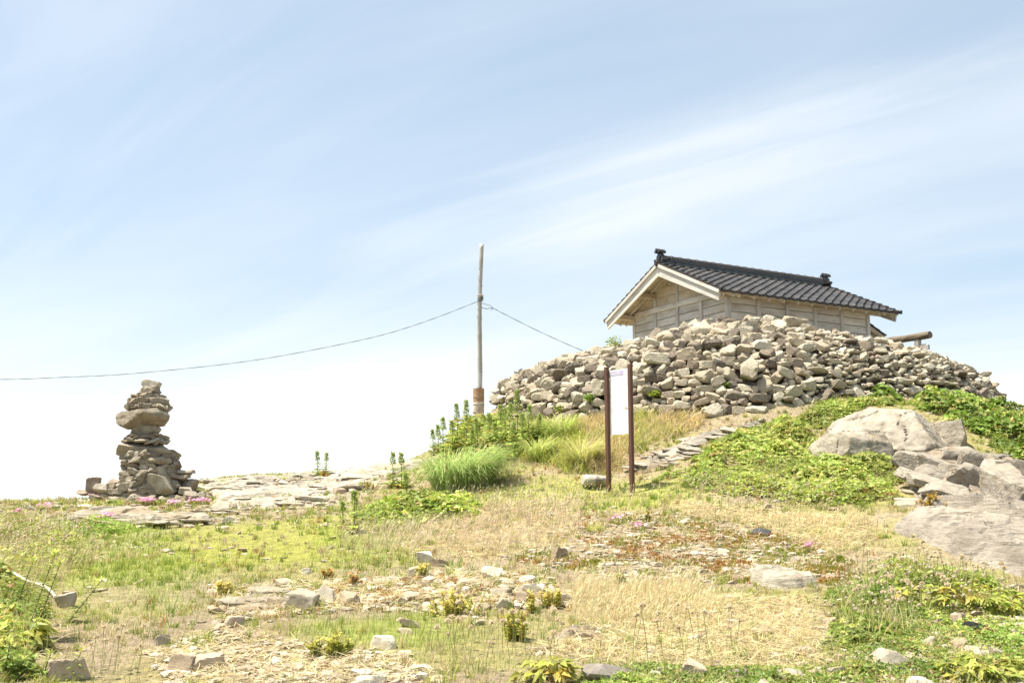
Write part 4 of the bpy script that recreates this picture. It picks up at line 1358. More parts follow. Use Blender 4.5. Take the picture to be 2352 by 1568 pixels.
LEDGES = []
ledge("rock_ledge", [(445, 1118), (560, 1098), (700, 1092), (860, 1078), (990, 1052), (985, 1075), (880, 1100), (800, 1130), (720, 1160), (520, 1178), (470, 1150)], .10,
      "pale flat layered bedrock between the cairn and the sloping grass", 31, (0.44, 0.40, 0.325), .035, (.15, 1.0), .07)
ledge("rock_ledge", [(100, 1192), (180, 1172), (330, 1168), (400, 1185), (520, 1178), (540, 1200), (460, 1212), (300, 1212), (170, 1205)], .07,
      "low grey rock shelf in front of the cairn", 47, (0.34, 0.30, 0.235), .045, (.3, .8), .06)
ledge("rock_ledge", [(1425, 1088), (1500, 1035), (1600, 1000), (1720, 965), (1840, 948), (1850, 962), (1740, 990), (1660, 1010), (1610, 1045), (1560, 1075), (1440, 1098)], .12,
      "slanting layered rock slab behind the notice board's right post", 53, (0.40, 0.36, 0.295), .03, (-.5, .9), .06)
ledge("rock_ledge", [(1990, 1222), (2060, 1188), (2200, 1185), (2380, 1222), (2540, 1240), (2560, 1380), (2352, 1350), (2300, 1335), (2150, 1290), (2050, 1250)], .24,
      "broad smooth grey rock slab above the leafy weeds at right", 61, (0.35, 0.31, 0.255), .026, (.25, 1.0), .035, .5, .7, crack=.5)
ledge("rock_ledge", [(2070, 1078), (2200, 1062), (2330, 1078), (2480, 1100), (2540, 1230), (2352, 1214), (2200, 1182), (2070, 1186), (2080, 1130)], .30,
      "craggy cracked rock face at the right edge below the boulder", 67, (0.32, 0.285, 0.235), .026, (.75, .75), .10, .3, 1.3, crack=1.3)
ledge("rock_ledge", [(1690, 1325), (1760, 1308), (1850, 1320), (1925, 1345), (1850, 1362), (1740, 1352)], .08,
      "low whitish rock outcrop beside dry straw and stonecrop", 71, (0.43, 0.39, 0.31), .035, (.5, .9), .05, .2)
ledge("rock_ledge", [(500, 1395), (560, 1352), (660, 1345), (700, 1372), (660, 1402), (560, 1412)], .05,
      "broken bed of small layered brown rock in the left foreground", 79, (0.33, 0.28, 0.21), .03, (.6, .8), .05, .15)
ledge("rock_ledge", [(1240, 1462), (1300, 1440), (1390, 1448), (1420, 1462), (1350, 1480), (1260, 1478)], .07,
      "small grey ledge with a dark undercut among straw and seed heads", 83, (0.32, 0.28, 0.22), .03, (.6, .8), .05, .15)


PLATES = [rock_mesh(700 + i, M_STONE, (1, 1, .5), "plate", 18, sub=3, planes=7, rough=.08, blocky=True) for i in range(12)]


def plates(parent, poly_px, cnt, size, col, yaw, tilt_):
    q = []
    pl_ = ground_poly(poly_px); lo, hi = pl_.min(0), pl_.max(0)
    while len(q) < cnt:
        c = cg.uniform(lo, hi)
        if in_poly(c[:1], c[1:], pl_)[0]:
            q.append(c)
    for c in q:
        w_ = cg.uniform(*size)
        mk("plate", PLATES[cg.integers(10)], parent, loc=Vector((c[0], c[1], float(zt(c[0], c[1])) + .035 + cg.uniform(-.03, .025))) - parent.location, rot=(tilt_ + cg.normal(0, .05), cg.normal(0, .06), yaw + cg.normal(0, .35)),
           scale=(w_, w_ * cg.uniform(.35, .6), w_ * cg.uniform(.16, .3)), color=np.array(col) * cg.uniform(.82, 1.15))


plates(LEDGES[0], [(450, 1120), (700, 1094), (985, 1056), (880, 1100), (720, 1158), (520, 1175)], 70, (.10, .34), (0.45, 0.41, 0.33), 0, .05)
plates(LEDGES[1], [(120, 1192), (330, 1170), (530, 1180), (460, 1210), (300, 1210)], 34, (.12, .34), (0.34, 0.30, 0.23), .2, .05)
plates(LEDGES[2], [(1430, 1088), (1600, 1005), (1830, 952), (1660, 1008), (1560, 1070)], 36, (.10, .34), (0.36, 0.32, 0.26), .6, .25)
plates(LEDGES[4], [(2090, 1080), (2330, 1090), (2340, 1190), (2200, 1160), (2100, 1165)], 22, (.12, .35), (0.33, 0.29, 0.225), -.7, .2)
plates(LEDGES[6], [(505, 1395), (660, 1350), (690, 1375), (600, 1410)], 40, (.05, .16), (0.34, 0.29, 0.215), .5, .2)


for i, (px_, py_, w_, h_, dy_, yaw) in enumerate(((2118, 1098, 66, 34, 0, -.5), (2165, 1112, 80, 40, 0, -.6), (2205, 1102, 60, 40, .1, -.5), (2222, 1140, 84, 52, 0, -.65), (2262, 1122, 70, 56, .1, -.6), (2275, 1168, 96, 66, 0, -.7), (2318, 1150, 84, 70, .1, -.6),
                                              (2340, 1190, 100, 80, 0, -.7), (2150, 1150, 90, 26, 0, -.4), (2200, 1172, 90, 26, 0, -.5), (2110, 1130, 60, 24, 0, -.3), (2375, 1160, 90, 80, .2, -.6), (2240, 1085, 60, 34, .2, -.5), (2300, 1100, 70, 40, .2, -.6))):
    p = hit(px_, py_); k = mpp(p[1])                       # jointed blocks stepping down the crag
    me = rock_mesh(4100 + i, M_BOULDER_O, (1, 1, 1), "block", 18, sub=4, planes=8, rough=.07, blocky=True)
    mk("block", me, LEDGES[4], loc=Vector((p[0], p[1] + .25 + dy_, p[2] + .18 + h_ * k * .30)) - LEDGES[4].location, rot=(cg.normal(.1, .1), cg.normal(.25, .12), yaw + cg.normal(0, .15)), scale=(w_ * k * .66, w_ * k * .5, h_ * k * .72), color=np.array((0.33, 0.295, 0.24)) * cg.uniform(.8, 1.15))


def boulder(name, px, py, w_, h_, depth, Y, seed, label, col, planes=12, sub=6, rough=.06, rot=0.0, angle=30, sink=.12, lo=.7, parent=None, cat="boulder"):
    """bottom centre px, py; w_, h_ in measured pixels; depth in metres"""
    p = at(px, py, Y) if Y else hit(px, py)
    k = mpp(p[1])
    W, H = w_ * k, h_ * k
    D, Fc = ico(sub)
    P, Fc = rock_shape(seed, sub, planes, 0, lo, 1.0)
    ext = P.max(0) - P.min(0)
    P = (P - (P.max(0) + P.min(0)) / 2) / ext * np.array([W, depth, H * (1 + sink)])
    r0 = np.random.default_rng(seed); o_ = r0.uniform(0, 60, 3)
    nn = P / (np.linalg.norm(P, axis=1)[:, None] + 1e-9)
    big = fbm(P[:, 0] * 1.6 + o_[0], P[:, 1] * 1.6, P[:, 2] * 2.2, octv=3, seed=seed)
    fine = fbm(P[:, 0] * 7 + o_[1], P[:, 1] * 7, P[:, 2] * 16, octv=4, seed=seed + 1)
    crk = 1 - smooth(0, .028, np.abs(fbm(P[:, 0] * 1.3 + o_[2], P[:, 1] * 1.3, P[:, 2] * 1.0, octv=2, seed=seed + 2)))
    P = P + nn * (rough * big + rough * .6 * fine - rough * 1.3 * crk)[:, None] * min(W, H) * 1.2
    P[:, 2] += H * (1 + sink) / 2 - H * sink
    C = np.tile(np.array(col), (len(P), 1)) * (1 + .2 * big)[:, None]
    me = np_mesh(name, P, Fc, M_BOULDER, C, True); me.set_sharp_from_angle(angle=math.radians(angle))
    return mk(name, me, parent, loc=tuple(p), rot=(0, 0, rot), label=label, cat=cat)


bl = boulder("boulder", 2052, 1056, 270, 118, 2.6, 17.9, 881, "huge pale cracked boulder with dark lichen patch below the stone bank", (0.345, 0.31, 0.25), 24, 6, .035, .1, sink=.75, lo=.86)
boulder("boulder", 1950, 1046, 170, 70, 1.7, 17.25, 884, "lower rounded boulder leaning against the huge pale one", (0.325, 0.29, 0.23), 20, 6, .04, sink=.8, lo=.84)
boulder("boulder", 2178, 1058, 84, 90, 1.3, 17.6, 886, "blocky split boulder at the right end of the huge pale one", (0.33, 0.295, 0.235), 10, 6, .06, sink=.6)
boulder("boulder", 2270, 1205, 165, 140, 1.3, 14.1, 889, "upright angular grey rock block near the right edge", (0.31, 0.265, 0.21), 9, 6, .05, .2, 26, sink=.5)
boulder("boulder", 2370, 1225, 90, 120, 1.2, 13.7, 890, "dark jointed rock block cut by the right edge of the view", (0.29, 0.25, 0.20), 9, 5, .05, .1, 26, sink=.5)
boulder("boulder", 2180, 1140, 190, 60, 1.9, 15.2, 893, "slanting grey rock step between boulder and upright block", (0.32, 0.28, 0.22), 9, 5, .07, -.2, 26, sink=.9)
boulder("boulder", 1366, 1116, 62, 26, .5, None, 895, "low white rounded rock left of the notice board's foot", (0.50, 0.46, 0.38), 9, 4, .04)

# ------------------------------------------------------------------ single rocks lying about
W1, G1, B1, P1 = (0.53, 0.48, 0.385), (0.37, 0.325, 0.25), (0.34, 0.27, 0.19), (0.43, 0.345, 0.255)
ROCKS = [
    (1130, 1330, 50, 32, W1, "large chalky white stone in the middle of the stony grass"),
    (978, 1292, 42, 26, W1, "rounded white stone behind a small upright stonecrop"),
    (948, 1326, 28, 28, G1, "narrow grey stone just below the rounded white one"),
    (1286, 1282, 46, 26, B1, "wedge-shaped tan stone above the sedum rubble's left end"),
    (1182, 1250, 36, 10, G1, "thin flat stone lying in pale grass, topmost in the centre"),
    (688, 1402, 78, 50, G1, "biggest grey rock of the left foreground pile"),
    (745, 1385, 52, 44, W1, "pale rock on the right shoulder of the left foreground pile"),
    (800, 1390, 60, 34, B1, "brown rock half sunk in dry grass right of the pile"),
    (412, 1543, 66, 42, B1, "tilted brown slab in the bottom left grass, left of a pair"),
    (472, 1535, 82, 34, P1, "flat pinkish slab in the bottom left grass, right of a pair"),
    (150, 1562, 88, 52, P1, "large flat tan rock under the leafy shrub at bottom left"),
    (146, 1396, 52, 36, G1, "dark-sided stone beside the bleached branch"),
    (535, 1440, 46, 28, P1, "pale low stone on the dry path left of the green grass"),
    (876, 1490, 66, 30, W1, "white-topped stone with dark right side in front of green grass"),
    (940, 1440, 58, 16, P1, "flat pink stone lying inside the green grass tuft"),
    (1158, 1398, 42, 26, W1, "white stone between two golden stonecrop clumps"),
    (1090, 1412, 30, 34, W1, "small upright white stone touching the big golden stonecrop"),
    (1200, 1388, 28, 32, P1, "reddish block stone near the centre, among white ones"),
    (1150, 1372, 52, 20, G1, "low grey stone above the reddish block"),
    (1222, 1365, 60, 24, W1, "whitish flat stone right of the reddish block"),
    (1215, 1340, 46, 22, W1, "pale stone below the wedge-shaped tan one"),
    (1385, 1393, 36, 14, P1, "small pale stone sunk in the tall dry straw"),
    (1340, 1472, 44, 20, B1, "dark brown stone at the undercut ledge"),
    (1492, 1506, 46, 16, G1, "thin flat stone among straw, lower centre right"),
    (1405, 1580, 130, 48, (0.24, 0.215, 0.185), "large dark grey domed rock cut by the bottom edge"),
    (1586, 1562, 78, 46, P1, "tan angular block at the bottom, right of the dark domed rock"),
    (1696, 1566, 52, 30, G1, "grey block at the bottom between the tan block and green weeds"),
    (1650, 1545, 40, 22, B1, "brown stone behind the bottom grey block"),
    (2040, 1545, 116, 52, G1, "long grey slab in the creeping weeds below the broken roof tile"),
    (2210, 1440, 48, 36, P1, "pointed tan stone just behind the black lava stone"),
    (2298, 1440, 66, 26, P1, "flat tan stone right of the pointed one"),
    (2318, 1470, 70, 26, G1, "long flat grey stone right of the black lava stone"),
    (2140, 1488, 34, 28, G1, "small grey stone with dark right side left of the lava stone"),
    (2212, 1496, 70, 28, B1, "brown flat stone in front of the black lava stone"),
    (2305, 1515, 60, 30, G1, "sloping grey stone near the right bottom corner"),
    (2345, 1410, 40, 36, G1, "grey stone at the right edge under yellow leaves"),
    (850, 1568, 74, 26, W1, "white flat stone at the bottom edge in dry grass"),
    (522, 1200, 34, 14, W1, "small white stone at the end of the low rock shelf"),
    (1008, 1300, 40, 18, B1, "brown stone half hidden in grass beside the rounded white stone"),
    (705, 1318, 26, 14, W1, "tiny pale stone in short grass left of the rock pile's top"),
    (370, 1482, 40, 26, G1, "grey stone alone in the grass above the slab pair"),
    (1100, 1435, 30, 14, G1, "low grey stone below the big golden stonecrop"),
    (1755, 1460, 46, 14, B1, "thin brown stone in straw on the right"),
    (1600, 1475, 40, 16, W1, "pale thin stone in flattened straw, centre right"),
    (930, 1455, 40, 12, P1, "thin pink stone in front of the green grass tuft"),
    (505, 1180, 44, 34, G1, "grey blocky stone right of the cairn's foot"),
]
for i, (x, y, w_, h_, c, lab) in enumerate(ROCKS):
    p = hit(x, min(y, 1566))
    if y > 1566:
        p = at(x, y, p[1] - .1); p[2] = float(zt(p[0], p[1]))
    k = mpp(p[1])
    W, H = w_ * k, h_ * k
    D_ = W * cg.uniform(.55, .8)
    me = rock_mesh(1500 + i * 7, M_STONE, (1, 1, 1), "rock", 18, sub=4, planes=int(cg.integers(7, 12)), rough=.06, lo=.6, blocky=i % 4 != 0)
    co = np.empty(len(me.vertices) * 3); me.vertices.foreach_get("co", co); co = co.reshape(-1, 3)
    ext = co.max(0) - co.min(0)
    co = (co - (co.max(0) + co.min(0)) / 2) / ext * np.array([W, D_, H * 1.35]); co[:, 2] += H * .20
    me.vertices.foreach_set("co", co.ravel().astype(np.float32)); me.update()
    mk("rock", me, loc=(p[0], p[1] + D_ * .3, float(zt(p[0], p[1] + D_ * .3))), rot=(cg.normal(0, .08), cg.normal(0, .10), cg.normal(0, .35)), color=c, label=lab, cat="rock", group="loose rocks on the hillside")
# black lava stone
p = hit(2246, 1466); k = mpp(p[1])
P_, Fc = rock_shape(5, 5, 26, .05, .9, 1.0)
pit = fbm(P_[:, 0] * 9, P_[:, 1] * 9, P_[:, 2] * 9, octv=3, seed=8)
P_ = P_ * (1 - .07 * smooth(.0, .35, pit))[:, None]
mk("lava_stone", np_mesh("lava_stone", P_ * np.array([36, 26, 20]) * k, Fc, M_LAVA, None, True), loc=(p[0], p[1] + .05, p[2] + 13 * k), rot=(0, .12, .2), label="black pitted oval lava stone among leaves at lower right", cat="lava stone")
# broken roof tiles


def broken_tile(x, y, w_, d_, yaw, tiltx, label):
    p = hit(x, y); k = mpp(p[1])
    root = mk("broken_tile", None, loc=(p[0], p[1], p[2] + .015), rot=(tiltx, .12, yaw), label=label, cat="broken tile")
    W, D_ = w_ * k, d_
    xx = np.linspace(-.5, .5, 9); top = np.concatenate([np.c_[xx * W, np.full(9, s * D_ / 2) + (0.015 * np.sin(xx * 17) if s < 0 else 0), .02 + .02 * np.cos(xx * 3)] for s in (-1, 1)])
    bot = top - np.array([0, 0, .018])
    V = np.concatenate([top, bot])
    F_ = [[j, j + 1, 10 + j, 9 + j] for j in range(8)]
    mk("glazed_top", np_mesh("glazed_top", V, F_, M_TILE, None, False), root)
    F2 = [[18 + j + 1, 18 + j, 27 + j, 27 + j + 1] for j in range(8)] + [[18 + j, 18 + j + 1, j + 1, j] for j in range(8)] + [[9 + j, 10 + j, 28 + j, 27 + j] for j in range(8)] + [[0, 9, 27, 18], [8, 26, 35, 17]]
    mk("clay_edge", np_mesh("clay_edge", V, F2, M_TERRA, None, False), root)


broken_tile(1747, 1228, 40, .17, -.5, .35, "black roof tile fragment with red broken edge on the sedum rubble")
broken_tile(2030, 1506, 62, .12, -.15, .3, "broken black tile with orange clay end lying in the creeping weeds")
broken_tile(1450, 1558, 30, .08, .4, .3, "small black and red tile shard at the bottom between rocks")
# bleached branch at the left
P_ = np.array([hit(x, y) + np.array([0, 0, h_]) for x, y, h_ in ((-60, 1335, .05), (8, 1326, .08), (30, 1334, .07), (60, 1346, .05), (95, 1354, .04), (118, 1368, .03), (132, 1385, .01))])
V, Fc = tube(cr(P_, np.linspace(0, 1, 24)) - P_[3], np.linspace(.020, .013, 24), 8)
mk("bleached_branch", np_mesh("bleached_branch", V, Fc, M_BLEACH, None, True), loc=tuple(P_[3]), label="curved bleached white branch lying in grass at the left edge", cat="branch")

# ------------------------------------------------------------------ vegetation
vg = np.random.default_rng(2024)


def jit(c, n_, s=.22, hue=.10):
    c = np.asarray(c, float)
    k = 1 + vg.normal(0, s, (n_, 1)) + vg.normal(0, hue * .5, (n_, 3))
    return np.clip(c * k, .004, .85)


def blades(P, L, Wd, az, bend, C, seg=2, tipC=None, waz=None):
    """tapering bent blades as one vertex/face/colour block"""
    n_ = len(P)
    L = np.broadcast_to(L, (n_,)).astype(float); Wd = np.broadcast_to(Wd, (n_,)).astype(float); bend = np.broadcast_to(bend, (n_,)).astype(float)
    wa = vg.uniform(0, 2 * math.pi, n_) if waz is None else waz
    wv = np.stack([np.cos(wa), np.sin(wa), np.zeros(n_)], 1)
    dv = np.stack([np.cos(az), np.sin(az)], 1)
    rows = []; cols = []
    tip = C if tipC is None else tipC
    for k in range(seg + 1):
        t_ = k / seg
        ang = bend * t_                              # arc from upright
        hz = L * np.where(bend > .05, (1 - np.cos(ang)) / np.maximum(bend, .05), t_ * bend * .5 * t_)
        vt = L * np.where(bend > .05, np.sin(ang) / np.maximum(bend, .05), t_)
        pos = P + np.c_[dv * hz[:, None], vt]
        cc = C * (1 - t_) + tip * t_
        if k < seg:
            hw = (Wd * .5 * (1 - .55 * t_))[:, None]
            rows += [pos - wv * hw, pos + wv * hw]; cols += [cc, cc]
        else:
            rows.append(pos); cols.append(cc)
    nv = 2 * seg + 1
    V = np.stack(rows, 1).reshape(-1, 3); Cc = np.stack(cols, 1).reshape(-1, 3)
    b0 = (np.arange(n_) * nv)[:, None]
    F_ = []
    for k in range(seg - 1):
        F_ += [b0 + np.array([[2 * k, 2 * k + 1, 2 * k + 3]]), b0 + np.array([[2 * k, 2 * k + 3, 2 * k + 2]])]
    F_.append(b0 + np.array([[2 * seg - 2, 2 * seg - 1, 2 * seg]]))
    return V, np.concatenate(F_), Cc


def leafs(P, dirv, upv, L, Wd, C, fold=.25, droop=.25):
    """pointed leaves: 6 vertices, folded along the midrib, tip drooping"""
    n_ = len(P)
    d = dirv / (np.linalg.norm(dirv, axis=1)[:, None] + 1e-9)
    s = np.cross(d, upv); s /= np.linalg.norm(s, axis=1)[:, None] + 1e-9
    u = np.cross(s, d)
    L = np.broadcast_to(L, (n_,))[:, None]; Wd = np.broadcast_to(Wd, (n_,))[:, None]
    mid = P + d * L * .45
    a = mid + s * Wd * .5 + u * Wd * fold
    b_ = mid - s * Wd * .5 + u * Wd * fold
    m2 = P + d * L * .5
    tip = P + d * L - u * L * droop
    V = np.stack([P, a, m2, b_, tip], 1).reshape(-1, 3)
    b0 = (np.arange(n_) * 5)[:, None]
    F_ = np.concatenate([b0 + np.array([[0, 1, 2]]), b0 + np.array([[0, 2, 3]]), b0 + np.array([[1, 4, 2]]), b0 + np.array([[2, 4, 3]])])
    return V, F_, np.repeat(C, 5, 0)


def strands(P, L, Wd, C):
    """dead stems lying nearly flat, gently curved"""
    n_ = len(P); a = vg.uniform(0, 2 * math.pi, n_); a2 = a + vg.normal(0, .6, n_); pt = vg.normal(.05, .22, n_)
    d1 = np.c_[np.cos(a), np.sin(a), pt]; d2 = np.c_[np.cos(a2), np.sin(a2), pt - vg.uniform(0, .35, n_)]
    w1 = np.c_[-np.sin(a), np.cos(a), vg.normal(0, .4, n_)] * (Wd * .5)[:, None]
    m_ = P + d1 * (L * .5)[:, None]; e_ = m_ + d2 * (L * .5)[:, None]
    V = np.stack([P - w1, P + w1, m_ - w1 * .8, m_ + w1 * .8, e_], 1).reshape(-1, 3)
    b0 = (np.arange(n_) * 5)[:, None]
    return V, np.concatenate([b0 + np.array([[0, 1, 3]]), b0 + np.array([[0, 3, 2]]), b0 + np.array([[2, 3, 4]])]), np.repeat(C, 5, 0)


def rnd_dirs(n_, zlo=-.2, zhi=.6):
    a = vg.uniform(0, 2 * math.pi, n_); z_ = vg.uniform(zlo, zhi, n_); h_ = np.sqrt(1 - z_ ** 2)
    return np.c_[np.cos(a) * h_, np.sin(a) * h_, z_]


def sample_poly(poly, n_):
    lo, hi = poly.min(0), poly.max(0)
    out = np.zeros((0, 2))
    while len(out) < n_:
        q = vg.uniform(lo, hi, (n_ * 2, 2)); q = q[in_poly(q[:, 0], q[:, 1], poly)]; out = np.vstack([out, q])
    return out[:n_]


BANK_POLY = np.concatenate([PB[:, :2], PC[::-1, :2]])


def field(n_, y0=5.6, y1=25.0, mx=1.3):
    out = np.zeros((0, 2))
    while len(out) < n_:
        y = vg.uniform(y0, y1, n_); x = vg.uniform(-.52 * y1 - mx, .52 * y1 + mx, n_)
        k = np.abs(x) < .52 * y + mx
        out = np.vstack([out, np.c_[x, y][k]])
    out = out[:n_]
    return out[:, 0], out[:, 1]


# --- short turf over the whole slope
x, y = field(400000)
near = vg.random(len(x)) < np.clip(1.35 - .055 * y, .42, 1)
x, y = x[near], y[near]
zw = {k: zone_w(k, x, y) for k in ZONES if k not in ("slab",)}
bare = np.clip(zw["rock_l"] * .62 + zw["rock_r"] + zw["rock_r2"] * .95 + zw["sedum"] * .72 + zw["rubble"] * .50 + zw["path"] * .5 + zw["cairn_g"] * .3 + zw["weeds_r"] * .3 + in_poly(x, y, BANK_POLY) * 1.0, 0, 1)
patch = fbm(x / .55, y / .55, octv=4, seed=77)
bare = np.clip(bare + smooth(.1, .4, patch) * .6 + zw['straw_f'] * .15, 0, 1)
k = vg.random(len(x)) > bare
x, y, patch = x[k], y[k], patch[k]
zw = {a: b[k] for a, b in zw.items()}
greenness = .54 + .95 * fbm(x / 1.3, y / 1.3, octv=4, seed=81) + .25 * fbm(x / .3, y / .3, octv=2, seed=82)
greenness += .55 * zw["green_l"] + .7 * zw["green_s"] + .8 * zw["green_b"] + .6 * zw["green_m"] + .75 * zw["olive"] + .4 * zw["weeds_r"] + .4 * zw["weeds_l"] - .35 * zw["straw_c"] - .6 * zw["straw_t"] - .45 * zw["straw_f"] - .45 * zw["straw_r"] - .35 * zw["path"]
isg = vg.random(len(x)) < np.clip(greenness, .06, .96)
n_ = len(x)
C = np.where(isg[:, None], np.where((vg.random(n_) < .45)[:, None], YGREEN, GREEN), np.where((vg.random(n_) < .5)[:, None], STRAW, np.where((vg.random(n_) < .5)[:, None], STRAW2, PINKSTRAW)))
ol = vg.random(n_) < zw["olive"] * .8
C = np.where(ol[:, None], OLIVE * 1.1, C)
C = np.clip(C * (1 + vg.normal(0, .24, (n_, 1)) + vg.normal(0, .05, (n_, 3))), .01, .8)
Ln = vg.uniform(.02, .07, n_) * (1 + .7 * zw["green_l"] + .9 * zw["green_b"] + .5 * zw["green_m"] - .55 * zw["olive"] + .4 * zw["green_s"] - .3 * zw["path"])
Wn = np.maximum(.0042, .00048 * y) * vg.uniform(.7, 1.3, n_)
P = np.c_[x, y, zt(x, y) - .006]
V, F_, Cc = blades(P, Ln, Wn, vg.uniform(-1.5, 1.5, n_), np.where(isg, vg.uniform(.2, 1.0, n_), vg.uniform(.5, 1.5, n_)), C, 2)
mk("grass", np_mesh("grass", V, F_, M_GRASS, Cc), kind="stuff", label="short mixed green and dry turf covering the slope")

# --- tufts: clumped blades, each tuft of one tone
x, y = field(9500, 5.7, 22)
bz = np.clip(zone_w("rock_l", x, y) * .6 + zone_w("rock_r", x, y) + zone_w("rock_r2", x, y) + zone_w("sedum", x, y) * .6 + zone_w("olive", x, y) * .5 + in_poly(x, y, BANK_POLY) * 1.0, 0, 1)
k = (vg.random(len(x)) > bz) & (fbm(x / .8, y / .8, octv=3, seed=141) < .28)
x, y = x[k], y[k]; n0 = len(x)
gr = .55 + .9 * fbm(x / 1.1, y / 1.1, octv=3, seed=81) + .35 * (zone_w("green_l", x, y) + zone_w("green_b", x, y) + zone_w("green_s", x, y) + zone_w("green_m", x, y)) - .35 * (zone_w("straw_t", x, y) + zone_w("straw_f", x, y) + zone_w("straw_r", x, y) + zone_w("straw_c", x, y))
C0 = np.where((vg.random(n0) < np.clip(gr, .08, .95))[:, None], np.where((vg.random(n0) < .5)[:, None], GREEN * .92, YGREEN), np.where((vg.random(n0) < .6)[:, None], STRAW, STRAW2)) * vg.uniform(.75, 1.15, (n0, 1))
rad_ = vg.uniform(.015, .06, n0); hgt_ = vg.uniform(.04, .13, n0); az_ = vg.uniform(0, 6.28, n0)
nb = 22
xi = np.repeat(np.arange(n0), nb); a = vg.uniform(0, 6.28, n0 * nb); r_ = np.sqrt(vg.random(n0 * nb)) * rad_[xi]
X_, Y_ = x[xi] + np.cos(a) * r_, y[xi] + np.sin(a) * r_
V, F_, Cc = blades(np.c_[X_, Y_, zt(X_, Y_) - .006], hgt_[xi] * vg.uniform(.5, 1.2, n0 * nb), np.maximum(.005, .00055 * Y_) * vg.uniform(.6, 1.4, n0 * nb), np.where(vg.random(n0 * nb) < .6, a, az_[xi]), vg.uniform(.3, 1.7, n0 * nb), jit(C0[xi], n0 * nb, .16), 2)
mk("grass_tufts", np_mesh("grass_tufts", V, F_, M_GRASS, Cc), kind="stuff", label="small clumped grass tufts, green and straw coloured")

# --- low green sprigs and rosettes dotted through the dry grass
x, y = field(2600, 5.8, 19)
k = (fbm(x / 1.2, y / 1.2, octv=2, seed=131) > -.15) & ~in_poly(x, y, BANK_POLY) & (zone_w("rock_r", x, y) < .2) & (zone_w("rock_r2", x, y) < .2)
x, y = x[k], y[k]; n0 = len(x); m_ = MB()
tone = vg.random(n0)
C0 = np.where((tone < .3)[:, None], np.array((.46, .44, .10)), np.where((tone < .8)[:, None], np.array((.26, .36, .07)), np.array((.45, .27, .10))))
for k in range(9):
    V, F_, Cc = blades(np.c_[x + vg.normal(0, .02, n0), y + vg.normal(0, .02, n0), zt(x, y) - .004], vg.uniform(.03, .11, n0), np.maximum(.008, .0008 * y), vg.uniform(0, 6.28, n0), vg.uniform(.3, 1.4, n0), jit(C0, n0), 2)
    m_.add(V, F_, Cc)
mk("green_sprigs", m_.mesh("green_sprigs", M_LEAF), kind="stuff", label="small green sprigs dotted through the dry grass")

# --- tall pale straw with seed heads, leaning with the wind
tall = MB()
for zn, cnt, ll, col_, lean in (("straw_c", 4200, (.08, .19), PINKSTRAW, .9), ("straw_t", 5200, (.09, .19), STRAW, .8), ("straw_f", 1400, (.06, .15), STRAW, 1.3), ("straw_r", 1800, (.07, .16), STRAW, 1.0), ("weeds_l", 3000, (.10, .24), STRAW, .9), ("green_s", 1500, (.10, .20), PINKSTRAW, .8), ("green_m", 900, (.10, .20), PINKSTRAW, .9), ("sedum", 700, (.06, .14), STRAW, .9), ("rubble", 900, (.06, .15), STRAW, .9)):
    q = sample_poly(ZONES[zn], cnt)
    q = q[np.clip(zone_w(zn, q[:, 0], q[:, 1], .7) * (.75 + 1.1 * fbm(q[:, 0] / .5, q[:, 1] / .5, octv=3, seed=91)), 0, 1) > vg.random(len(q)) * .9]
    n_ = len(q)
    P = np.c_[q, zt(q[:, 0], q[:, 1])]
    az = vg.normal(.25, .6, n_); L_b = vg.uniform(*ll, n_); bd = vg.uniform(.3, 1.0, n_) * lean
    C = jit(col_, n_)
    V, F_, Cc = blades(P, L_b, np.maximum(.003, .00032 * q[:, 1]), az, bd, C, 3)
    tall.add(V, F_, Cc)
    k = vg.random(n_) < .4                                   # seed heads
    hz = (L_b * (1 - np.cos(bd)) / np.maximum(bd, .05))[k]; vt = (L_b * np.sin(bd) / np.maximum(bd, .05))[k]
    T_ = P[k] + np.c_[np.cos(az[k]) * hz, np.sin(az[k]) * hz, vt]
    dv = np.c_[np.cos(az[k]) * np.sin(bd[k]), np.sin(az[k]) * np.sin(bd[k]), np.cos(bd[k])] + vg.normal(0, .15, (k.sum(), 3))
    V, F_, Cc = leafs(T_ - dv * .02, dv, rnd_dirs(k.sum(), .1, 1), vg.uniform(.04, .07, k.sum()), np.maximum(.008, .0007 * T_[:, 1]), jit(col_ * 1.12, k.sum()), .1, .1)
    tall.add(V, F_, Cc)
mk("tall_straw", tall.mesh("tall_straw", M_GRASS), kind="stuff", label="tall pale dry grass stalks with seed heads")
# --- flattened straw litter
lit = MB()
for zn, cnt in (("straw_f", 11000), ("straw_t", 3500), ("straw_r", 7000), ("path", 3000), ("rubble", 4500), ("reed", 5000), ("straw_c", 6000), ("weeds_r", 4000), ("shrub_l", 2500), ("weeds_l", 3000), ("sedum", 2500)):
    q = sample_poly(ZONES[zn], cnt); q = q[zone_w(zn, q[:, 0], q[:, 1]) > vg.random(len(q))]
    n_ = len(q)
    V, F_, Cc = strands(np.c_[q, zt(q[:, 0], q[:, 1]) + vg.uniform(.006, .04, n_)], vg.uniform(.06, .20, n_), np.maximum(.0042, .00048 * q[:, 1]), jit(np.where((vg.random(n_) < .6)[:, None], STRAW * 1.1, STRAW2), n_, .28))
    lit.add(V, F_, Cc)
mk("straw_litter", lit.mesh("straw_litter", M_GRASS), kind="stuff", label="flattened dead straw lying on the ground")

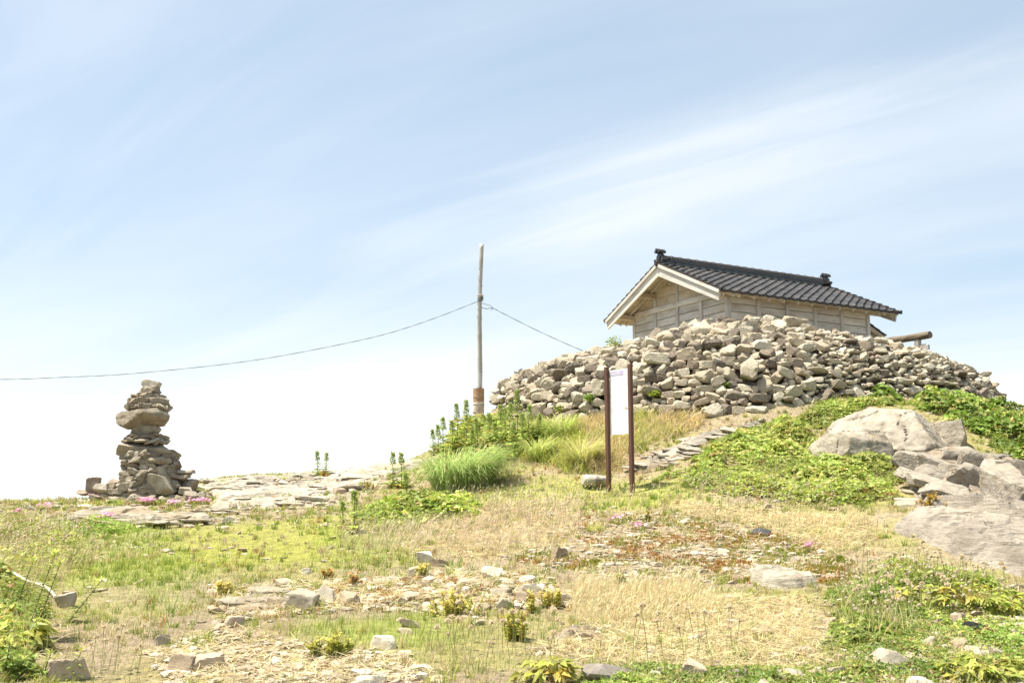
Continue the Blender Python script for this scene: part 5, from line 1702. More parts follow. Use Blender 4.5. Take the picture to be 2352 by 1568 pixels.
# --- reed-like tall grass on the slope under the stone bank
rd = MB()
q = sample_poly(ZONES["reed"], 8200)
q = q[zone_w("reed", q[:, 0], q[:, 1], .15) > .35]
n_ = len(q); P = np.c_[q, zt(q[:, 0], q[:, 1]) - .01]
gsel = fbm(q[:, 0] / .8, q[:, 1] / .8, octv=3, seed=5) + .25 * vg.normal(size=n_) + (q[:, 0] < 1.3) * .35 - (q[:, 0] > 1.6) * .1
C = np.where((gsel > .05)[:, None], YGREEN, np.where((gsel > -.2)[:, None], STRAW * .95, np.array((.58, .46, .22))))
Lr = vg.uniform(.14, .34, n_)
V, F_, Cc = blades(P, Lr, vg.uniform(.007, .016, n_), vg.normal(-.4, 1.6, n_), vg.uniform(.8, 2.5, n_), jit(C, n_), 5)
rd.add(V, F_, Cc)
mk("tall_grass", rd.mesh("tall_grass", M_GRASS), kind="stuff", label="arching yellow and tan tall grass on the slope under the stone bank")


def tussock(px, py, wpx, hpx, n_, col, label, Y=None, lean=0.2, wd=(.009, .016), name="grass_tussock", cat="grass tuft", dry=.1):
    p = hit(px, py)
    k = mpp(p[1]); R, H = wpx * k / 2, hpx * k
    a = vg.uniform(0, 2 * math.pi, n_); r_ = np.sqrt(vg.random(n_)) * R * .62
    bx_, by_ = np.cos(a) * r_, np.sin(a) * r_ * .8
    P = np.c_[bx_, by_, zt(p[0] + bx_, p[1] + R * .4 + by_) - p[2] - .01]
    out = np.arctan2(by_, bx_ + R * lean) + vg.normal(0, .5, n_)
    L_b = H * vg.uniform(.8, 1.9, n_); bd = vg.uniform(1.2, 2.7, n_)
    C = np.where((vg.random(n_) < dry)[:, None], STRAW, col)
    V, F_, Cc = blades(P, L_b, vg.uniform(*wd, n_), out, bd, jit(C, n_), 6, waz=out + math.pi / 2 + vg.normal(0, .4, n_))
    return mk(name, np_mesh(name, V, F_, M_GRASS, Cc), loc=(p[0], p[1] + R * .4, p[2]), label=label, cat=cat)


tussock(1062, 1128, 225, 80, 2600, np.array((.40, .52, .17)), "big arching green grass tussock below the wooden pole", lean=.35)
tussock(1270, 1012, 150, 42, 900, np.array((.45, .53, .14)), "bright green grass tuft at the foot of the stone bank, left of the notice board", lean=-.3)
tussock(1345, 1075, 90, 55, 550, np.array((.50, .51, .15)), "yellow-green grass tuft on the slope left of the notice board", dry=.25)
tussock(1240, 1060, 70, 50, 420, np.array((.45, .53, .14)), "narrow green grass tuft between the big tussock and the tan tall grass", dry=.2)
tussock(1800, 925, 30, 22, 120, np.array((.17, .26, .05)), "tiny green tuft at the foot of the stone bank near the lava-brown stones")
tussock(900, 1385, 34, 28, 260, np.array((.42, .28, .10)), "small orange dry grass tuft above the green grass", wd=(.003, .006), dry=.5)
tussock(1365, 1225, 36, 22, 260, YGREEN, "small yellow-green tuft at the left end of the sedum rubble", wd=(.003, .006))

# --- leafy masses


def leafy(name, poly_px, cnt, height, col, label, size=(.05, .09), yellow=.25, mat=None, ycol=(0.47, 0.475, 0.13), poly=None, aspect=.8, dead=.03, seed=11, kind="stuff", y0=5.0, edge=.35, holes=.33):
    pl_ = ground_poly(poly_px) if poly is None else poly
    q = sample_poly(pl_, cnt)
    d = edge_dist(q[:, 0], q[:, 1], pl_)
    hol = fbm(q[:, 0] / .45, q[:, 1] / .45, octv=3, seed=seed + 9)
    q = q[(d + .55 * fbm(q[:, 0] / .5, q[:, 1] / .5, octv=3, seed=seed) > .06) & (hol + .25 * vg.normal(size=len(q)) < holes)]
    d = np.maximum(edge_dist(q[:, 0], q[:, 1], pl_), 0)
    n_ = len(q)
    lump = .55 + .95 * fbm(q[:, 0] / .5, q[:, 1] / .5, octv=3, seed=seed)
    h_ = height * np.clip(lump, .12, 1.4) * smooth(-.05, edge, d)
    z_ = zt(q[:, 0], q[:, 1]) + h_ * (1 - .75 * vg.random(n_) ** 2.2) + .01
    P = np.c_[q, z_]
    m_ = MB()
    C0 = np.where((vg.random(n_) + .5 * fbm(q[:, 0] / .5, q[:, 1] / .5, octv=2, seed=seed + 3) < yellow)[:, None], np.array(ycol), np.array(col))
    C0 = np.where((vg.random(n_) < dead)[:, None], np.array((.38, .24, .09)), C0)
    C0 = C0 * (1 + .45 * fbm(q[:, 0] / .7, q[:, 1] / .7, octv=3, seed=seed + 5))[:, None]
    up = rnd_dirs(n_, .25, 1.0); up[:, 1] -= .15
    base_a = vg.uniform(0, 2 * math.pi, n_)
    lsz = .7 + .5 * vnoise(q[:, 0] / .3, q[:, 1] / .3, seed=seed + 4) + .3 * vg.random(n_)
    for k in range(3):                                       # three leaflets
        a = base_a + (k - 1) * 1.5 + vg.normal(0, .2, n_)
        dv = np.c_[np.cos(a), np.sin(a), vg.uniform(-.35, .3, n_)]
        sz = (size[0] + (size[1] - size[0]) * vg.random(n_) ** 1.5 * 1.25) * lsz
        V, F_, Cc = leafs(P, dv, up, sz, sz * aspect, jit(C0, n_, .14), .12, .18)
        m_.add(V, F_, Cc)
    nb = n_ // 5                                             # dry grass stalks and dead runners showing through
    j = vg.integers(0, n_, nb)
    V, F_, Cc = blades(np.c_[q[j], zt(q[j, 0], q[j, 1])], vg.uniform(.5, 1.2, nb) * max(min(height, .28), .08) + .04, .005, vg.uniform(0, 6.28, nb), vg.uniform(.3, 1.3, nb), jit(np.where((vg.random(nb) < .5)[:, None], STRAW, YGREEN), nb), 3)
    m_.add(V, F_, Cc)
    return mk(name, m_.mesh(name, mat or M_LEAF), kind=kind, label=label)


VG, VG2 = (0.33, 0.405, 0.085), (0.19, 0.28, 0.045)
leafy("creeping_vine", [(1500, 1105), (1600, 1055), (1640, 1020), (1700, 985), (1790, 975), (1880, 985), (1900, 1010), (1960, 1030), (2000, 1045), (2080, 1062), (2100, 1085), (2085, 1120), (2060, 1150), (1950, 1162), (1800, 1160), (1660, 1135), (1560, 1125)], 9500, .26, VG, "wide mat of bright green creeping vine below the boulders", (.055, .10), .30)
leafy("creeping_vine", [(1790, 978), (1840, 955), (1880, 925), (1960, 915), (2040, 922), (2100, 935), (2110, 945), (1990, 942), (1930, 960), (1900, 985)], 3200, .20, VG, "green vine between the huge boulder and the stone bank", (.055, .10), .30, seed=23)
leafy("creeping_vine", [(1965, 925), (1990, 905), (2040, 908), (2070, 925), (2030, 930)], 700, .35, VG2, "dark large-leaved vine climbing the foot of the stone bank", (.10, .16), .05, seed=29)
leafy("creeping_vine", [(2090, 925), (2150, 930), (2260, 945), (2380, 955), (2520, 990), (2520, 1110), (2400, 1110), (2330, 1070), (2270, 1020), (2190, 985), (2120, 950)], 9500, .42, VG2, "deep green vine thicket at the right edge under the bank's end", (.07, .12), .18, seed=31)
leafy("creeping_vine", [(800, 1195), (850, 1165), (960, 1145), (1060, 1140), (1115, 1165), (1090, 1185), (980, 1200), (920, 1215), (850, 1205)], 2600, .24, (.30, .39, .06), "bright green leafy patch in front of the big grass tussock", (.055, .10), .35, seed=37)
leafy("weed_leaves", [(1000, 1050), (1030, 1005), (1070, 965), (1130, 950), (1210, 950), (1225, 985), (1190, 1035), (1100, 1062)], 1100, .32, (.26, .34, .06), "tangle of broad weed leaves around the pole's foot", (.09, .18), .35, seed=41, ycol=(.50, .44, .09), aspect=.42)
leafy("creeping_weeds", None, 15000, .09, (.26, .36, .075), "low round-leaved weeds spreading over the lower right corner", (.018, .036), .22, poly=ZONES["weeds_r"], seed=43, aspect=.9, dead=.04, holes=.5)
leafy("creeping_weeds", [(1900, 1420), (2000, 1370), (2120, 1380), (2180, 1430), (2120, 1480), (1960, 1500), (1880, 1470)], 4200, .26, (.20, .29, .045), "taller green weeds among pale seed heads at lower right", (.03, .065), .25, seed=45)
leafy("creeping_weeds", [(1940, 1330), (2050, 1290), (2200, 1320), (2330, 1350), (2352, 1390), (2150, 1390), (2000, 1360)], 3600, .24, (.27, .34, .06), "weeds growing under the broad smooth rock slab", (.03, .07), .35, seed=46)
leafy("creeping_weeds", None, 4200, .26, (.31, .35, .08), "mixed leafy weeds with pale flowers at the left edge", (.025, .055), .40, poly=ZONES["weeds_l"], seed=47, aspect=.5)
leafy("creeping_weeds", [(120, 1200), (260, 1195), (330, 1215), (250, 1240), (150, 1235)], 1500, .16, (.26, .38, .06), "bright green leafy clump in front of the low rock shelf", (.03, .06), .2, seed=48, aspect=.4)
leafy("shrub_leaves", None, 6500, .34, (.23, .31, .055), "dense leafy undergrowth in the lower left corner", (.035, .075), .35, poly=ZONES["shrub_l"], seed=49, aspect=.55, ycol=(.44, .43, .09), holes=.9)
leafy("creeping_weeds", [(1330, 1568), (1330, 1545), (1480, 1530), (1660, 1545), (1800, 1540), (1880, 1600), (1330, 1620)], 3600, .09, (.25, .34, .07), "small green weeds between the bottom rocks", (.018, .034), .2, seed=50, aspect=.8)

# --- stonecrop sprouts and stone chips
q = sample_poly(ZONES["sedum"], 3600)
q = np.vstack([q, sample_poly(ZONES["rubble"], 900), sample_poly(ground_poly([(1850, 1260), (1960, 1290), (1990, 1345), (1900, 1345), (1820, 1290)]), 900), sample_poly(ZONES["rock_l"], 350), sample_poly(ground_poly([(2060, 1085), (2300, 1075), (2300, 1095), (2080, 1105)]), 500)])
q = q[fbm(q[:, 0] / .35, q[:, 1] / .35, octv=3, seed=61) > -.08]
m_ = MB(); n_ = len(q)
tone = fbm(q[:, 0] / .7, q[:, 1] / .7, octv=3, seed=63) + .25 * vg.normal(size=n_)
C0 = np.where((tone > .05)[:, None], np.array((.42, .20, .045)), np.where((tone > -.2)[:, None], np.array((.36, .31, .04)), np.array((.24, .29, .03))))
for k in range(6):
    P = np.c_[q + vg.normal(0, .022, (n_, 2)), zt(q[:, 0], q[:, 1]) - .004]
    V, F_, Cc = blades(P, vg.uniform(.025, .055, n_), vg.uniform(.010, .016, n_), vg.uniform(0, 6.28, n_), vg.uniform(.0, .7, n_), jit(C0, n_, .2), 2)
    m_.add(V, F_, Cc)
mk("stonecrop", m_.mesh("stonecrop", M_LEAF), kind="stuff", label="tiny orange and green stonecrop sprouts on the rubble")
m_ = MB()
for zn, cnt, s_ in (("sedum", 1500, (.015, .055)), ("rubble", 900, (.02, .07)), ("weeds_r", 420, (.03, .09)), ("path", 700, (.012, .05)), ("rock_l", 240, (.03, .10)), ("cairn_g", 180, (.03, .09)), ("straw_f", 200, (.015, .05)), ("olive", 40, (.02, .05))):
    q = sample_poly(ZONES[zn], cnt)
    for i in range(cnt):
        P_, Fc = rock_shape(int(vg.integers(1e6)), 1 if s_[1] < .06 else 2, 7, 0, blocky=True)
        r_ = vg.uniform(*s_) * (1.6 if vg.random() < .08 else 1)
        sc = np.array([r_ * vg.uniform(.8, 1.5), r_ * vg.uniform(.6, 1.0), r_ * vg.uniform(.25, .6)])
        e_ = Quaternion((0, 0, 1), vg.uniform(0, 6.28)) @ Quaternion((1, 0, 0), vg.normal(0, .3))
        zz = float(zt(q[i, 0], q[i, 1]))
        c = np.array(random.choice([W1, G1, B1, P1, G1])) * vg.uniform(.85, 1.15)
        m_.add((P_ * sc) @ np.array(e_.to_matrix()).T + np.array([q[i, 0], q[i, 1], zz + sc[2] * .25]), Fc, c)
x, y = field(5200, 5.8, 20)
k = (fbm(x / .55, y / .55, octv=4, seed=77) > .16) & ~in_poly(x, y, BANK_POLY)
for cx_, cy_ in zip(x[k], y[k]):
    P_, Fc = rock_shape(int(vg.integers(1e6)), 1, 7, 0, blocky=True)
    r_ = vg.uniform(.012, .05) * (1.8 if vg.random() < .1 else 1)
    sc = np.array([r_ * vg.uniform(.8, 1.5), r_ * vg.uniform(.6, 1.0), r_ * vg.uniform(.25, .6)])
    e_ = Quaternion((0, 0, 1), vg.uniform(0, 6.28)) @ Quaternion((1, 0, 0), vg.normal(0, .3))
    m_.add((P_ * sc) @ np.array(e_.to_matrix()).T + np.array([cx_, cy_, float(zt(cx_, cy_)) + sc[2] * .2]), Fc, np.array(random.choice([W1, G1, B1, P1])) * vg.uniform(.85, 1.15))
mk("stone_chips", m_.mesh("stone_chips", M_STONEV), kind="stuff", label="loose flat stone chips scattered on bare ground")

# --- dock plants with tall seed spikes


def dock(px, py, toppx, toppy, label, n_leaf=34, green=(.40, .48, .14), group="dock plants on the slope"):
    p = hit(px, py); k = mpp(p[1])
    H = (py - toppy) * k; lean = (toppx - px) * k
    root = mk("dock_plant", None, loc=tuple(p), label=label, cat="weed plant", group=group)
    tt = np.linspace(0, 1, 9); path = np.c_[lean * tt ** 1.3, .02 * np.sin(tt * 4), H * tt - .03]
    V, Fc = tube(path, .009 - .005 * tt, 5)
    mk("stem", np_mesh("stem", V, Fc, M_LEAF, np.tile(np.array((.24, .26, .08)), (len(V), 1))), root)
    n_ = int(330 * max(H, .35)); t_ = 1 - vg.random(n_) ** 1.3 * .36
    P = np.stack([np.interp(t_, tt, path[:, i]) for i in range(3)], 1)
    rad = (.022 + .055 * (1 - t_) / .36) * min(1.1, H * 1.3)
    d = rnd_dirs(n_, .1, .9); P = P + d * (rad * vg.random(n_) ** .6)[:, None]
    V, F_, Cc = leafs(P, d, rnd_dirs(n_, .4, 1), vg.uniform(.026, .05, n_), vg.uniform(.016, .028, n_), jit(green, n_, .2), .1, .1)
    mk("seed_spike", np_mesh("seed_spike", V, F_, M_LEAF, Cc), root, kind="stuff")
    t_ = np.sort(vg.random(n_leaf)) ** 1.3 * .78
    P = np.stack([np.interp(t_, tt, path[:, i]) for i in range(3)], 1)
    a = np.arange(n_leaf) * 2.4 + vg.normal(0, .3, n_leaf)
    d = np.c_[np.cos(a), np.sin(a), .55 - .4 * t_]
    ln = (.38 - .34 * t_) * min(1.15, H * 1.2) * vg.uniform(.8, 1.2, n_leaf)
    C = jit(np.where((t_ < .15)[:, None] & (vg.random(n_leaf) < .5)[:, None], np.array((.58, .51, .12)), np.array((.36, .44, .10))), n_leaf)
    V, F_, Cc = leafs(P, d, np.tile((0, 0, 1.), (n_leaf, 1)), ln, ln * .36, C, .15, .35)
    mk("leaves", np_mesh("leaves", V, F_, M_LEAF, Cc), root, kind="stuff")


for a in ((1190, 1030, 1187, 895, "tallest dock seed spike in front of the stone bank's left end"),
          (1072, 1040, 1070, 918, "tall dock spike directly left of the pole's rusty sleeve"),
          (1052, 1038, 1047, 926, "dock spike second to the left of the pole's sleeve"),
          (1152, 1030, 1148, 928, "dock spike just right of the pole's sleeve"),
          (1170, 1035, 1172, 925, "dock spike halfway between the pole and the tallest spike"),
          (1212, 1030, 1216, 930, "dock spike right of the tallest one against the stones"),
          (1128, 1045, 1122, 948, "shorter dock spike in front of the pole's foot"),
          (1100, 1050, 1092, 960, "short leafy dock in front of the rusty sleeve"),
          (1200, 1045, 1200, 948, "dock in front of the tallest spike, lower and leafier"),
          (1235, 1025, 1240, 950, "last dock to the right before the bright grass tuft"),
          (1140, 1055, 1136, 970, "broad leafy dock low in the middle of the tangle"),
          (1176, 1058, 1180, 968, "leafy dock low in the right half of the tangle"),
          (1080, 1058, 1084, 985, "leafy dock low in the left half of the tangle"),
          (1040, 1048, 1036, 965, "dock at the left shoulder of the weed tangle"),
          (1160, 1015, 1160, 935, "dock close behind the tangle near the stone bank's left end"),
          (1018, 1040, 1016, 958, "dock spike on the skyline, rightmost of three thin ones"),
          (1008, 1042, 1004, 975, "thin dock spike on the skyline, middle of three"),
          (996, 1046, 992, 985, "thin dock spike on the skyline, leftmost of three"),
          (730, 1094, 727, 1036, "lone dock on the pale ledge's skyline, left of a pair"),
          (747, 1094, 749, 1039, "lone dock on the pale ledge's skyline, right of a pair"),
          (902, 1118, 901, 1038, "dock beside the big grass tussock, left of a pair"),
          (922, 1120, 920, 1040, "dock beside the big grass tussock, right of a pair"),
          (788, 1212, 784, 1150, "leafy dock at the left end of the bright green patch"),
          (812, 1222, 812, 1128, "taller leafy dock in front of the bright green patch"),
          (935, 1150, 930, 1085, "dock with brown curled leaf left of the big tussock")):
    dock(*a)


# --- golden stonecrop bushes
def stonecrop_bush(px, py, wpx, hpx, label, col=(.60, .58, .17), base=(.42, .29, .12)):
    p = hit(px, py); k = mpp(p[1]); R, H = wpx * k / 2, hpx * k
    root = mk("stonecrop_bush", None, loc=(p[0], p[1] + R * .3, float(zt(p[0], p[1] + R * .3))), label=label, cat="stonecrop", group="upright stonecrop bushes")
    ns = int(np.clip(wpx * .42, 5, 40)); st = MB(); lf = MB()
    for i in range(ns):
        a = vg.uniform(0, 6.28); r_ = math.sqrt(vg.random()) * R * (.8 + .35 * math.sin(a * 2 + px) + .2 * math.sin(a * 3 + py))
        b0 = np.array([math.cos(a) * r_, math.sin(a) * r_ * .8, -.01]); h_ = H * vg.uniform(.35, 1.1) * (1 - .3 * (r_ / R) ** 2)
        tp = b0 + np.array([math.cos(a) * r_ * .22, math.sin(a) * r_ * .2, h_])
        V, Fc = tube([b0, (b0 + tp) / 2 + vg.normal(0, .004, 3), tp], [.0045, .004, .003], 4)
        st.add(V, Fc, np.array(base) * vg.uniform(.8, 1.3))
        nl = int(10 + h_ * 120)
        t_ = vg.uniform(.12, 1.02, nl)[:, None]; P = b0 * (1 - t_) + tp * t_
        d = rnd_dirs(nl, .1, .7); sz = vg.uniform(.024, .046, nl)
        C = np.where(t_ > .75, np.array(col) * np.array((1.08, .93, .9)), np.array(col))
        V, F_, Cc = leafs(P, d, rnd_dirs(nl, .7, 1), sz, sz * .6, jit(C, nl), .15, .05)
        lf.add(V, F_, Cc)
    mk("stems", st.mesh("stems", M_LEAF), root, kind="stuff"); mk("leaves", lf.mesh("leaves", M_LEAF), root, kind="stuff")


for a in ((1050, 1416, 96, 56, "largest golden stonecrop bush with red stems beside white stones"),
          (1186, 1470, 78, 62, "green-gold stonecrop bush right of the largest one, lower down", (.42, .45, .08)),
          (760, 1512, 84, 54, "dense yellow-green stonecrop bush in the lower left foreground", (.40, .45, .08)),
          (516, 1368, 40, 34, "small golden stonecrop bush left of the rock pile"),
          (812, 1352, 20, 44, "slim reddish stonecrop spike right of the rock pile", (.46, .30, .09)),
          (752, 1330, 30, 30, "small reddish stonecrop above the rock pile", (.46, .32, .09)),
          (968, 1328, 20, 46, "slim golden stonecrop in front of the rounded white stone"),
          (1268, 1398, 62, 44, "golden stonecrop bush at the edge of the tall straw"),
          (1218, 1406, 24, 44, "slim golden stonecrop beside the reddish block stone"),
          (2150, 1178, 76, 44, "orange-gold stonecrop growing on top of the broad smooth slab", (.40, .30, .04)),
          (742, 1098, 28, 18, "low orange stonecrop beside the skyline docks", (.42, .28, .05)),
          (640, 1130, 34, 18, "low golden stonecrop in the middle of the pale ledge", (.42, .32, .06)),
          (850, 1125, 30, 20, "golden stonecrop near the right end of the pale ledge", (.40, .33, .06)),
          (1490, 1200, 16, 26, "single green stonecrop spike below the notice board", (.30, .30, .04)),
          (1420, 1340, 30, 22, "small green stonecrop at the lower edge of the sedum rubble", (.30, .33, .05))):
    stonecrop_bush(*a)


# --- pink flower clumps
def pink(px, py, wpx, nf, label, Y=None):
    p = hit(px, py); k = mpp(p[1]); R = wpx * k / 2
    root = mk("pink_flowers", None, loc=tuple(p), label=label, cat="flowers", group="pink flower clumps")
    n_ = int(nf * 9); a = vg.uniform(0, 6.28, n_); r_ = np.sqrt(vg.random(n_)) * R
    bx_, by_ = np.cos(a) * r_, np.sin(a) * r_ * .6
    P = np.c_[bx_, by_, zt(p[0] + bx_, p[1] + by_) - p[2]]
    V, F_, Cc = blades(P, vg.uniform(.04, .10, n_), vg.uniform(.008, .014, n_), vg.uniform(0, 6.28, n_), vg.uniform(.1, .9, n_), jit(np.where((vg.random(n_) < .3)[:, None], np.array((.40, .24, .06)), np.array((.24, .30, .06))), n_), 2)
    mk("foliage", np_mesh("foliage", V, F_, M_LEAF, Cc), root, kind="stuff")
    m_ = MB()
    for i in range(int(nf * 1.7)):
        a = vg.uniform(0, 6.28); r_ = math.sqrt(vg.random()) * R
        c = np.array([math.cos(a) * r_, math.sin(a) * r_ * .6, 0]); c[2] = float(zt(p[0] + c[0], p[1] + c[1])) - p[2] + vg.uniform(.07, .12)
        nrm_ = Vector((vg.normal(0, .4), -.5 + vg.normal(0, .3), 1)).normalized(); e_ = nrm_.orthogonal().normalized(); g_ = nrm_.cross(e_)
        npet = 10; rr_ = vg.uniform(.024, .038)
        V = [c]
        for j in range(npet * 2):
            th = j * math.pi / npet; q_ = rr_ * (1 if j % 2 else .62)
            V.append(c + q_ * (math.cos(th) * np.array(e_) + math.sin(th) * np.array(g_)) + np.array(nrm_) * q_ * .25)
        col_ = np.array((.62, .13, .48)) * vg.uniform(.75, 1.2) if vg.random() < .75 else np.array((.66, .36, .56))
        Cc = np.tile(col_, (len(V), 1)); Cc[0] = (.75, .62, .35)
        m_.add(V, [[0, 1 + j, 1 + (j + 1) % (npet * 2)] for j in range(npet * 2)], Cc)
    mk("blossoms", m_.mesh("blossoms", M_LEAF), root, kind="stuff")


for a in ((362, 1142, 52, 34, "pink flowers in a dense tuft against the cairn's big foot stone"),
          (232, 1150, 60, 36, "pink flowers left of the cairn below the pointed stone"),
          (290, 1152, 70, 36, "pink flowers spread in front of the cairn's base stones"),
          (335, 1160, 50, 22, "pink flowers low in front of the cairn's centre"),
          (458, 1160, 50, 20, "pink flowers on the rocks at the cairn's right foot"),
          (400, 1166, 30, 10, "few pink flowers between the cairn's right foot and its shelf"),
          (240, 1198, 34, 12, "pink flowers on the low rock shelf's left half"),
          (36, 1186, 24, 8, "small pink flowers near the left edge skyline"),
          (110, 1172, 50, 8, "scattered pink flowers left of the low rock shelf"),
          (1418, 1205, 44, 5, "pink flowers at the top of the sedum rubble, left of a pair"),
          (1470, 1220, 44, 5, "pink flowers at the top of the sedum rubble, right of a pair"),
          (2130, 1148, 30, 8, "pink flowers on the rock right of the vine mat"),
          (1860, 1272, 26, 6, "few pale pink flowers at the right end of the sedum rubble")):
    pink(*a)

# --- allium stalks with dry round heads: four kinds of stalk, copied
AL = []
M_HEAD = leaf_mat("dry_flower_head", .4, .8, .1)
for i in range(5):
    m_ = MB(); H = .30 + .04 * i
    tt = np.linspace(0, 1, 6); path = np.c_[.05 * (i - 2) / 2 * tt ** 2, .02 * np.sin(tt * 3 + i), H * tt - .02]
    V, Fc = tube(path, .0024, 4); m_.add(V, Fc, np.array((.40, .41, .17)))
    Pq, Fq = ico(1); m_.add(Pq * .015 + path[-1] + np.array([0, 0, .008]), Fq, np.array((.70, .59, .42)))
    n_ = 46; d = rnd_dirs(n_, -.6, 1); c = path[-1] + np.array([0, 0, .008])
    V, F_, Cc = leafs(np.tile(c, (n_, 1)) + d * .006, d, rnd_dirs(n_, -.5, 1), vg.uniform(.018, .028, n_), .017, jit((.74, .64, .46), n_, .12), .1, 0)
    m_.add(V, F_, Cc)
    AL.append(m_.mesh("allium", M_HEAD))
for lab, gname, pl_, cnt, sc in (("thin stalk with a dry pinkish round seed head in the lower right weeds", "seed heads in the lower right weeds", [(1920, 1370), (2060, 1330), (2200, 1340), (2320, 1370), (2200, 1420), (2120, 1470), (1960, 1480)], 80, .85),
                                 ("thin stalk with a dry pinkish round seed head at the bottom centre", "seed heads at the bottom centre", [(1000, 1470), (1250, 1465), (1330, 1500), (1330, 1568), (1020, 1568)], 34, .8),
                                 ("thin stalk with a dry round seed head in flattened straw, centre right", "seed heads in the flattened straw", [(1400, 1500), (1640, 1480), (1720, 1510), (1640, 1545), (1420, 1545)], 22, .8),
                                 ("thin stalk with a dry round seed head at the left edge", "seed heads at the left edge", [(0, 1230), (170, 1240), (220, 1300), (60, 1330), (0, 1330)], 26, .8),
                                 ("thin stalk with a dry round seed head at the bottom left corner", "seed heads at the bottom left", [(190, 1530), (330, 1520), (340, 1566), (200, 1566)], 12, .7)):
    q = sample_poly(ground_poly(pl_), cnt)
    for i in range(cnt):
        o = mk("seed_head_stalk", AL[vg.integers(5)], loc=(q[i, 0], q[i, 1], float(zt(q[i, 0], q[i, 1]))), rot=(vg.normal(0, .1), vg.normal(.05, .1), vg.uniform(0, 6.28)), scale=[sc * vg.uniform(.75, 1.15)] * 3, label=lab, cat="seed head", group=gname)
# small pale clover-like heads among vine and grass
m_ = MB()
for pl_, cnt in (([(1560, 1130), (1700, 1110), (1950, 1150), (1900, 1190), (1650, 1170)], 260), ([(0, 1200), (170, 1210), (240, 1280), (0, 1320)], 160), ([(1100, 1150), (1380, 1140), (1380, 1200), (1150, 1215)], 130), ([(1930, 1330), (2300, 1330), (2330, 1390), (2100, 1460), (1930, 1470)], 160)):
    q = sample_poly(ground_poly(pl_), cnt)
    for i in range(cnt):
        P_, Fc = ico(1); r_ = vg.uniform(.010, .016)
        c = np.array([q[i, 0], q[i, 1], float(zt(q[i, 0], q[i, 1])) + vg.uniform(.10, .26)])
        m_.add(P_ * r_ + c, Fc, np.array((.60, .53, .40)) * vg.uniform(.85, 1.15))
        V, F_, Cc = blades((c - np.array([0, 0, .2]))[None], np.array([.2]), np.array([.005]), np.array([0.]), np.array([.02]), np.array([[.28, .29, .10]]), 2)
        m_.add(V, F_, Cc)
mk("pale_flower_heads", m_.mesh("pale_flower_heads", M_HEAD), kind="stuff", label="tiny pale flower heads sprinkled over the greenery")


# --- big-leaved yellow-green plants
def big_leaf(px, py, wpx, hpx, nleaf, label, col=(.40, .44, .08), scale=1.0, name="broad_leaved_plant"):
    p = hit(px, py); k = mpp(p[1]); R, H = wpx * k / 2, hpx * k
    root = mk(name, None, loc=tuple(p), label=label, cat="leafy plant")
    V, Fc = tube([(0, 0, -.03), (.01, 0, H * .25), (.0, .01, H * .4)], [.016, .014, .012], 6)
    mk("stem", np_mesh("stem", V, Fc, M_LEAF, np.tile(np.array((.36, .22, .12)), (len(V), 1))), root)
    for i in range(nleaf):
        a = i * 2.4 + vg.normal(0, .25); rr_ = R * (.35 + .65 * vg.random())
        tip = np.array([math.cos(a) * rr_, math.sin(a) * rr_ * .7, H * vg.uniform(.3, 1.05) * (1 - .45 * (rr_ / R) ** 2)])
        st = np.array([0, 0, H * .3]); md = (st + tip) / 2 + np.array([0, 0, H * .18])
        m_ = MB()
        path = cr(np.array([st, md, tip]), np.linspace(0, 1, 7))
        V, Fc = tube(path, np.linspace(.006, .0035, 7), 4); m_.add(V, Fc, np.array((.32, .26, .07)))
        dirm = (path[-1] - path[-3]); dirm /= np.linalg.norm(dirm); ang = math.atan2(dirm[1], dirm[0])
        nl = 7
        aa = ang + np.array([0, .75, -.75, 1.45, -1.45, .4, -.4]) + vg.normal(0, .1, nl)
        base = np.stack([path[-1]] * 3 + [path[-2]] * 2 + [path[-1]] * 2)
        d = np.c_[np.cos(aa), np.sin(aa), vg.uniform(-.6, .35, nl)]
        ln = scale * np.array([.105, .095, .095, .08, .08, .09, .09]) * vg.uniform(.85, 1.15, nl)
        C = jit(np.array(col) * vg.uniform(.65, 1.15) * (np.array((1.15, .95, .8)) if vg.random() < .15 else 1), nl, .16)
        V, F_, Cc = leafs(base, d, np.array((0, -.25, 1.)) + vg.normal(0, .35, (nl, 3)), ln, ln * .46, C, .14, .25)
        m_.add(V, F_, Cc)
        mk("leaf", m_.mesh("leaf", M_LEAF), root)


big_leaf(2225, 1408, 250, 72, 34, "large yellow-green broad-leaved plant behind the black lava stone")
big_leaf(2320, 1415, 120, 58, 16, "yellow-green broad-leaved plant at the right edge")
big_leaf(2060, 1395, 130, 54, 15, "broad-leaved plant half hidden among seed heads", (.36, .40, .06))
big_leaf(2270, 1564, 190, 64, 26, "yellow broad-leaved plant in the bottom right corner", (.42, .45, .09))
big_leaf(1262, 1566, 130, 48, 16, "yellow-green broad-leaved plant at the bottom centre", (.43, .43, .08))
big_leaf(40, 1500, 130, 75, 18, "broad yellow-green leaves in the lower left undergrowth", (.40, .44, .08), 1.3)
big_leaf(1000, 1175, 90, 36, 8, "yellowing broad-leaved plant in the bright green patch", (.50, .45, .09), 1.2)


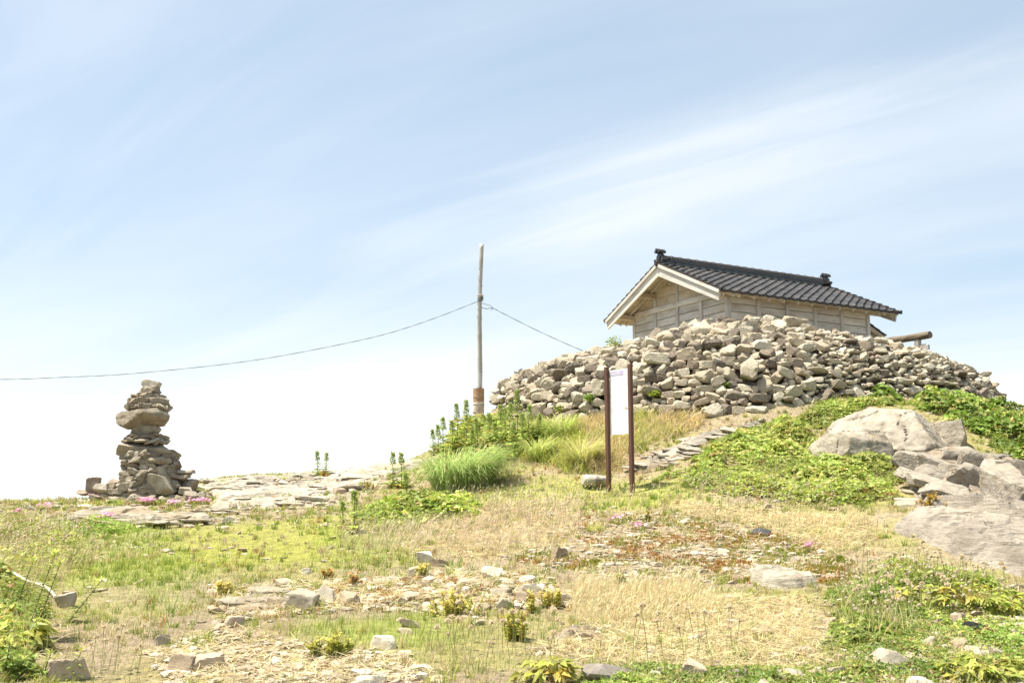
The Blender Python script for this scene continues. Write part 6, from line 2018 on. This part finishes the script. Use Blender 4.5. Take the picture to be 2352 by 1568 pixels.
# --- upright lily-like stalks in the lower left corner
def stalk(px, py, toppx, toppy, label):
    p = hit(px, min(py, 1560)); k = mpp(p[1]); H = (py - toppy) * k; lean = (toppx - px) * k
    root = mk("leafy_stalk", None, loc=tuple(p), label=label, cat="leafy stalk", group="leafy stalks in the lower left corner")
    tt = np.linspace(0, 1, 9); path = np.c_[lean * tt, .03 * tt ** 2, H * tt - .03]
    V, Fc = tube(path, .0042 - .002 * tt, 5)
    mk("stem", np_mesh("stem", V, Fc, M_LEAF, np.tile(np.array((.09, .08, .035)), (len(V), 1))), root)
    n_ = int(90 * H / .5); t_ = np.linspace(.1, 1, n_)
    P = np.stack([np.interp(t_, tt, path[:, i]) for i in range(3)], 1)
    a = np.arange(n_) * 2.4; d = np.c_[np.cos(a), np.sin(a), .25 + .9 * (t_ > .9)]
    ln = (.12 - .055 * t_) * vg.uniform(.8, 1.2, n_)
    C = jit(np.where((t_ > .85)[:, None], np.array((.46, .50, .11)), np.array((.22, .30, .05))), n_)
    V, F_, Cc = leafs(P, d, np.tile((0, 0, 1.), (n_, 1)), ln, ln * .26, C, .15, .2)
    mk("leaves", np_mesh("leaves", V, F_, M_LEAF, Cc), root, kind="stuff")


for a in ((55, 1470, 108, 1268, "tallest leafy stalk with a pale tip in the lower left corner"), (72, 1475, 122, 1290, "leafy stalk just right of the tallest one"), (18, 1440, 62, 1282, "leafy stalk left of the tallest one"),
          (150, 1430, 222, 1330, "thin leafy stalk rising above the dark-sided stone"), (40, 1590, 46, 1540, "short bright-tipped stalk at the bottom left corner"), (95, 1600, 108, 1535, "bright-tipped stalk in front of the flat tan rock, left of two"),
          (158, 1600, 178, 1530, "bright-tipped stalk in front of the flat tan rock, right of two"), (10, 1560, 12, 1470, "leafy stalk at the very left edge low down")):
    stalk(*a)

# --- small plants rooted in the stone bank
for i, (px, py, Y, s_, lab) in enumerate(((1410, 788, 23.3, 40, "yellow-green tuft on the crest of the stone bank"), (1353, 915, 21.6, 26, "small green and yellow plant low in the stone bank left of the notice board"),
                                          (1716, 865, 20.6, 22, "green plant in the middle of the stone bank's face"), (1668, 885, 20.6, 20, "green sprig left of the plant in the bank's middle"), (1505, 905, 20.8, 26, "hanging green sprig right of the notice board"),
                                          (2180, 885, 22.6, 22, "green sprig near the right end of the stone bank"), (1285, 940, 22.2, 22, "green sprig low on the left part of the stone bank"))):
    p = at(px, py, Y - .12); k = mpp(Y); n_ = 150
    d = rnd_dirs(n_, -.5, .9); P = d * (vg.random(n_) ** .5 * s_ * .5 * k)[:, None]
    sz = vg.uniform(.04, .07, n_)
    V, F_, Cc = leafs(P, rnd_dirs(n_, -.4, .5), rnd_dirs(n_, .3, 1), sz, sz * .7, jit((.26, .32, .04) if i % 2 == 0 else (.17, .26, .03), n_), .1, .1)
    mk("wall_plant", np_mesh("wall_plant", V, F_, M_LEAF, Cc), loc=tuple(p), label=lab, cat="wall plant", group="plants in the stone bank")
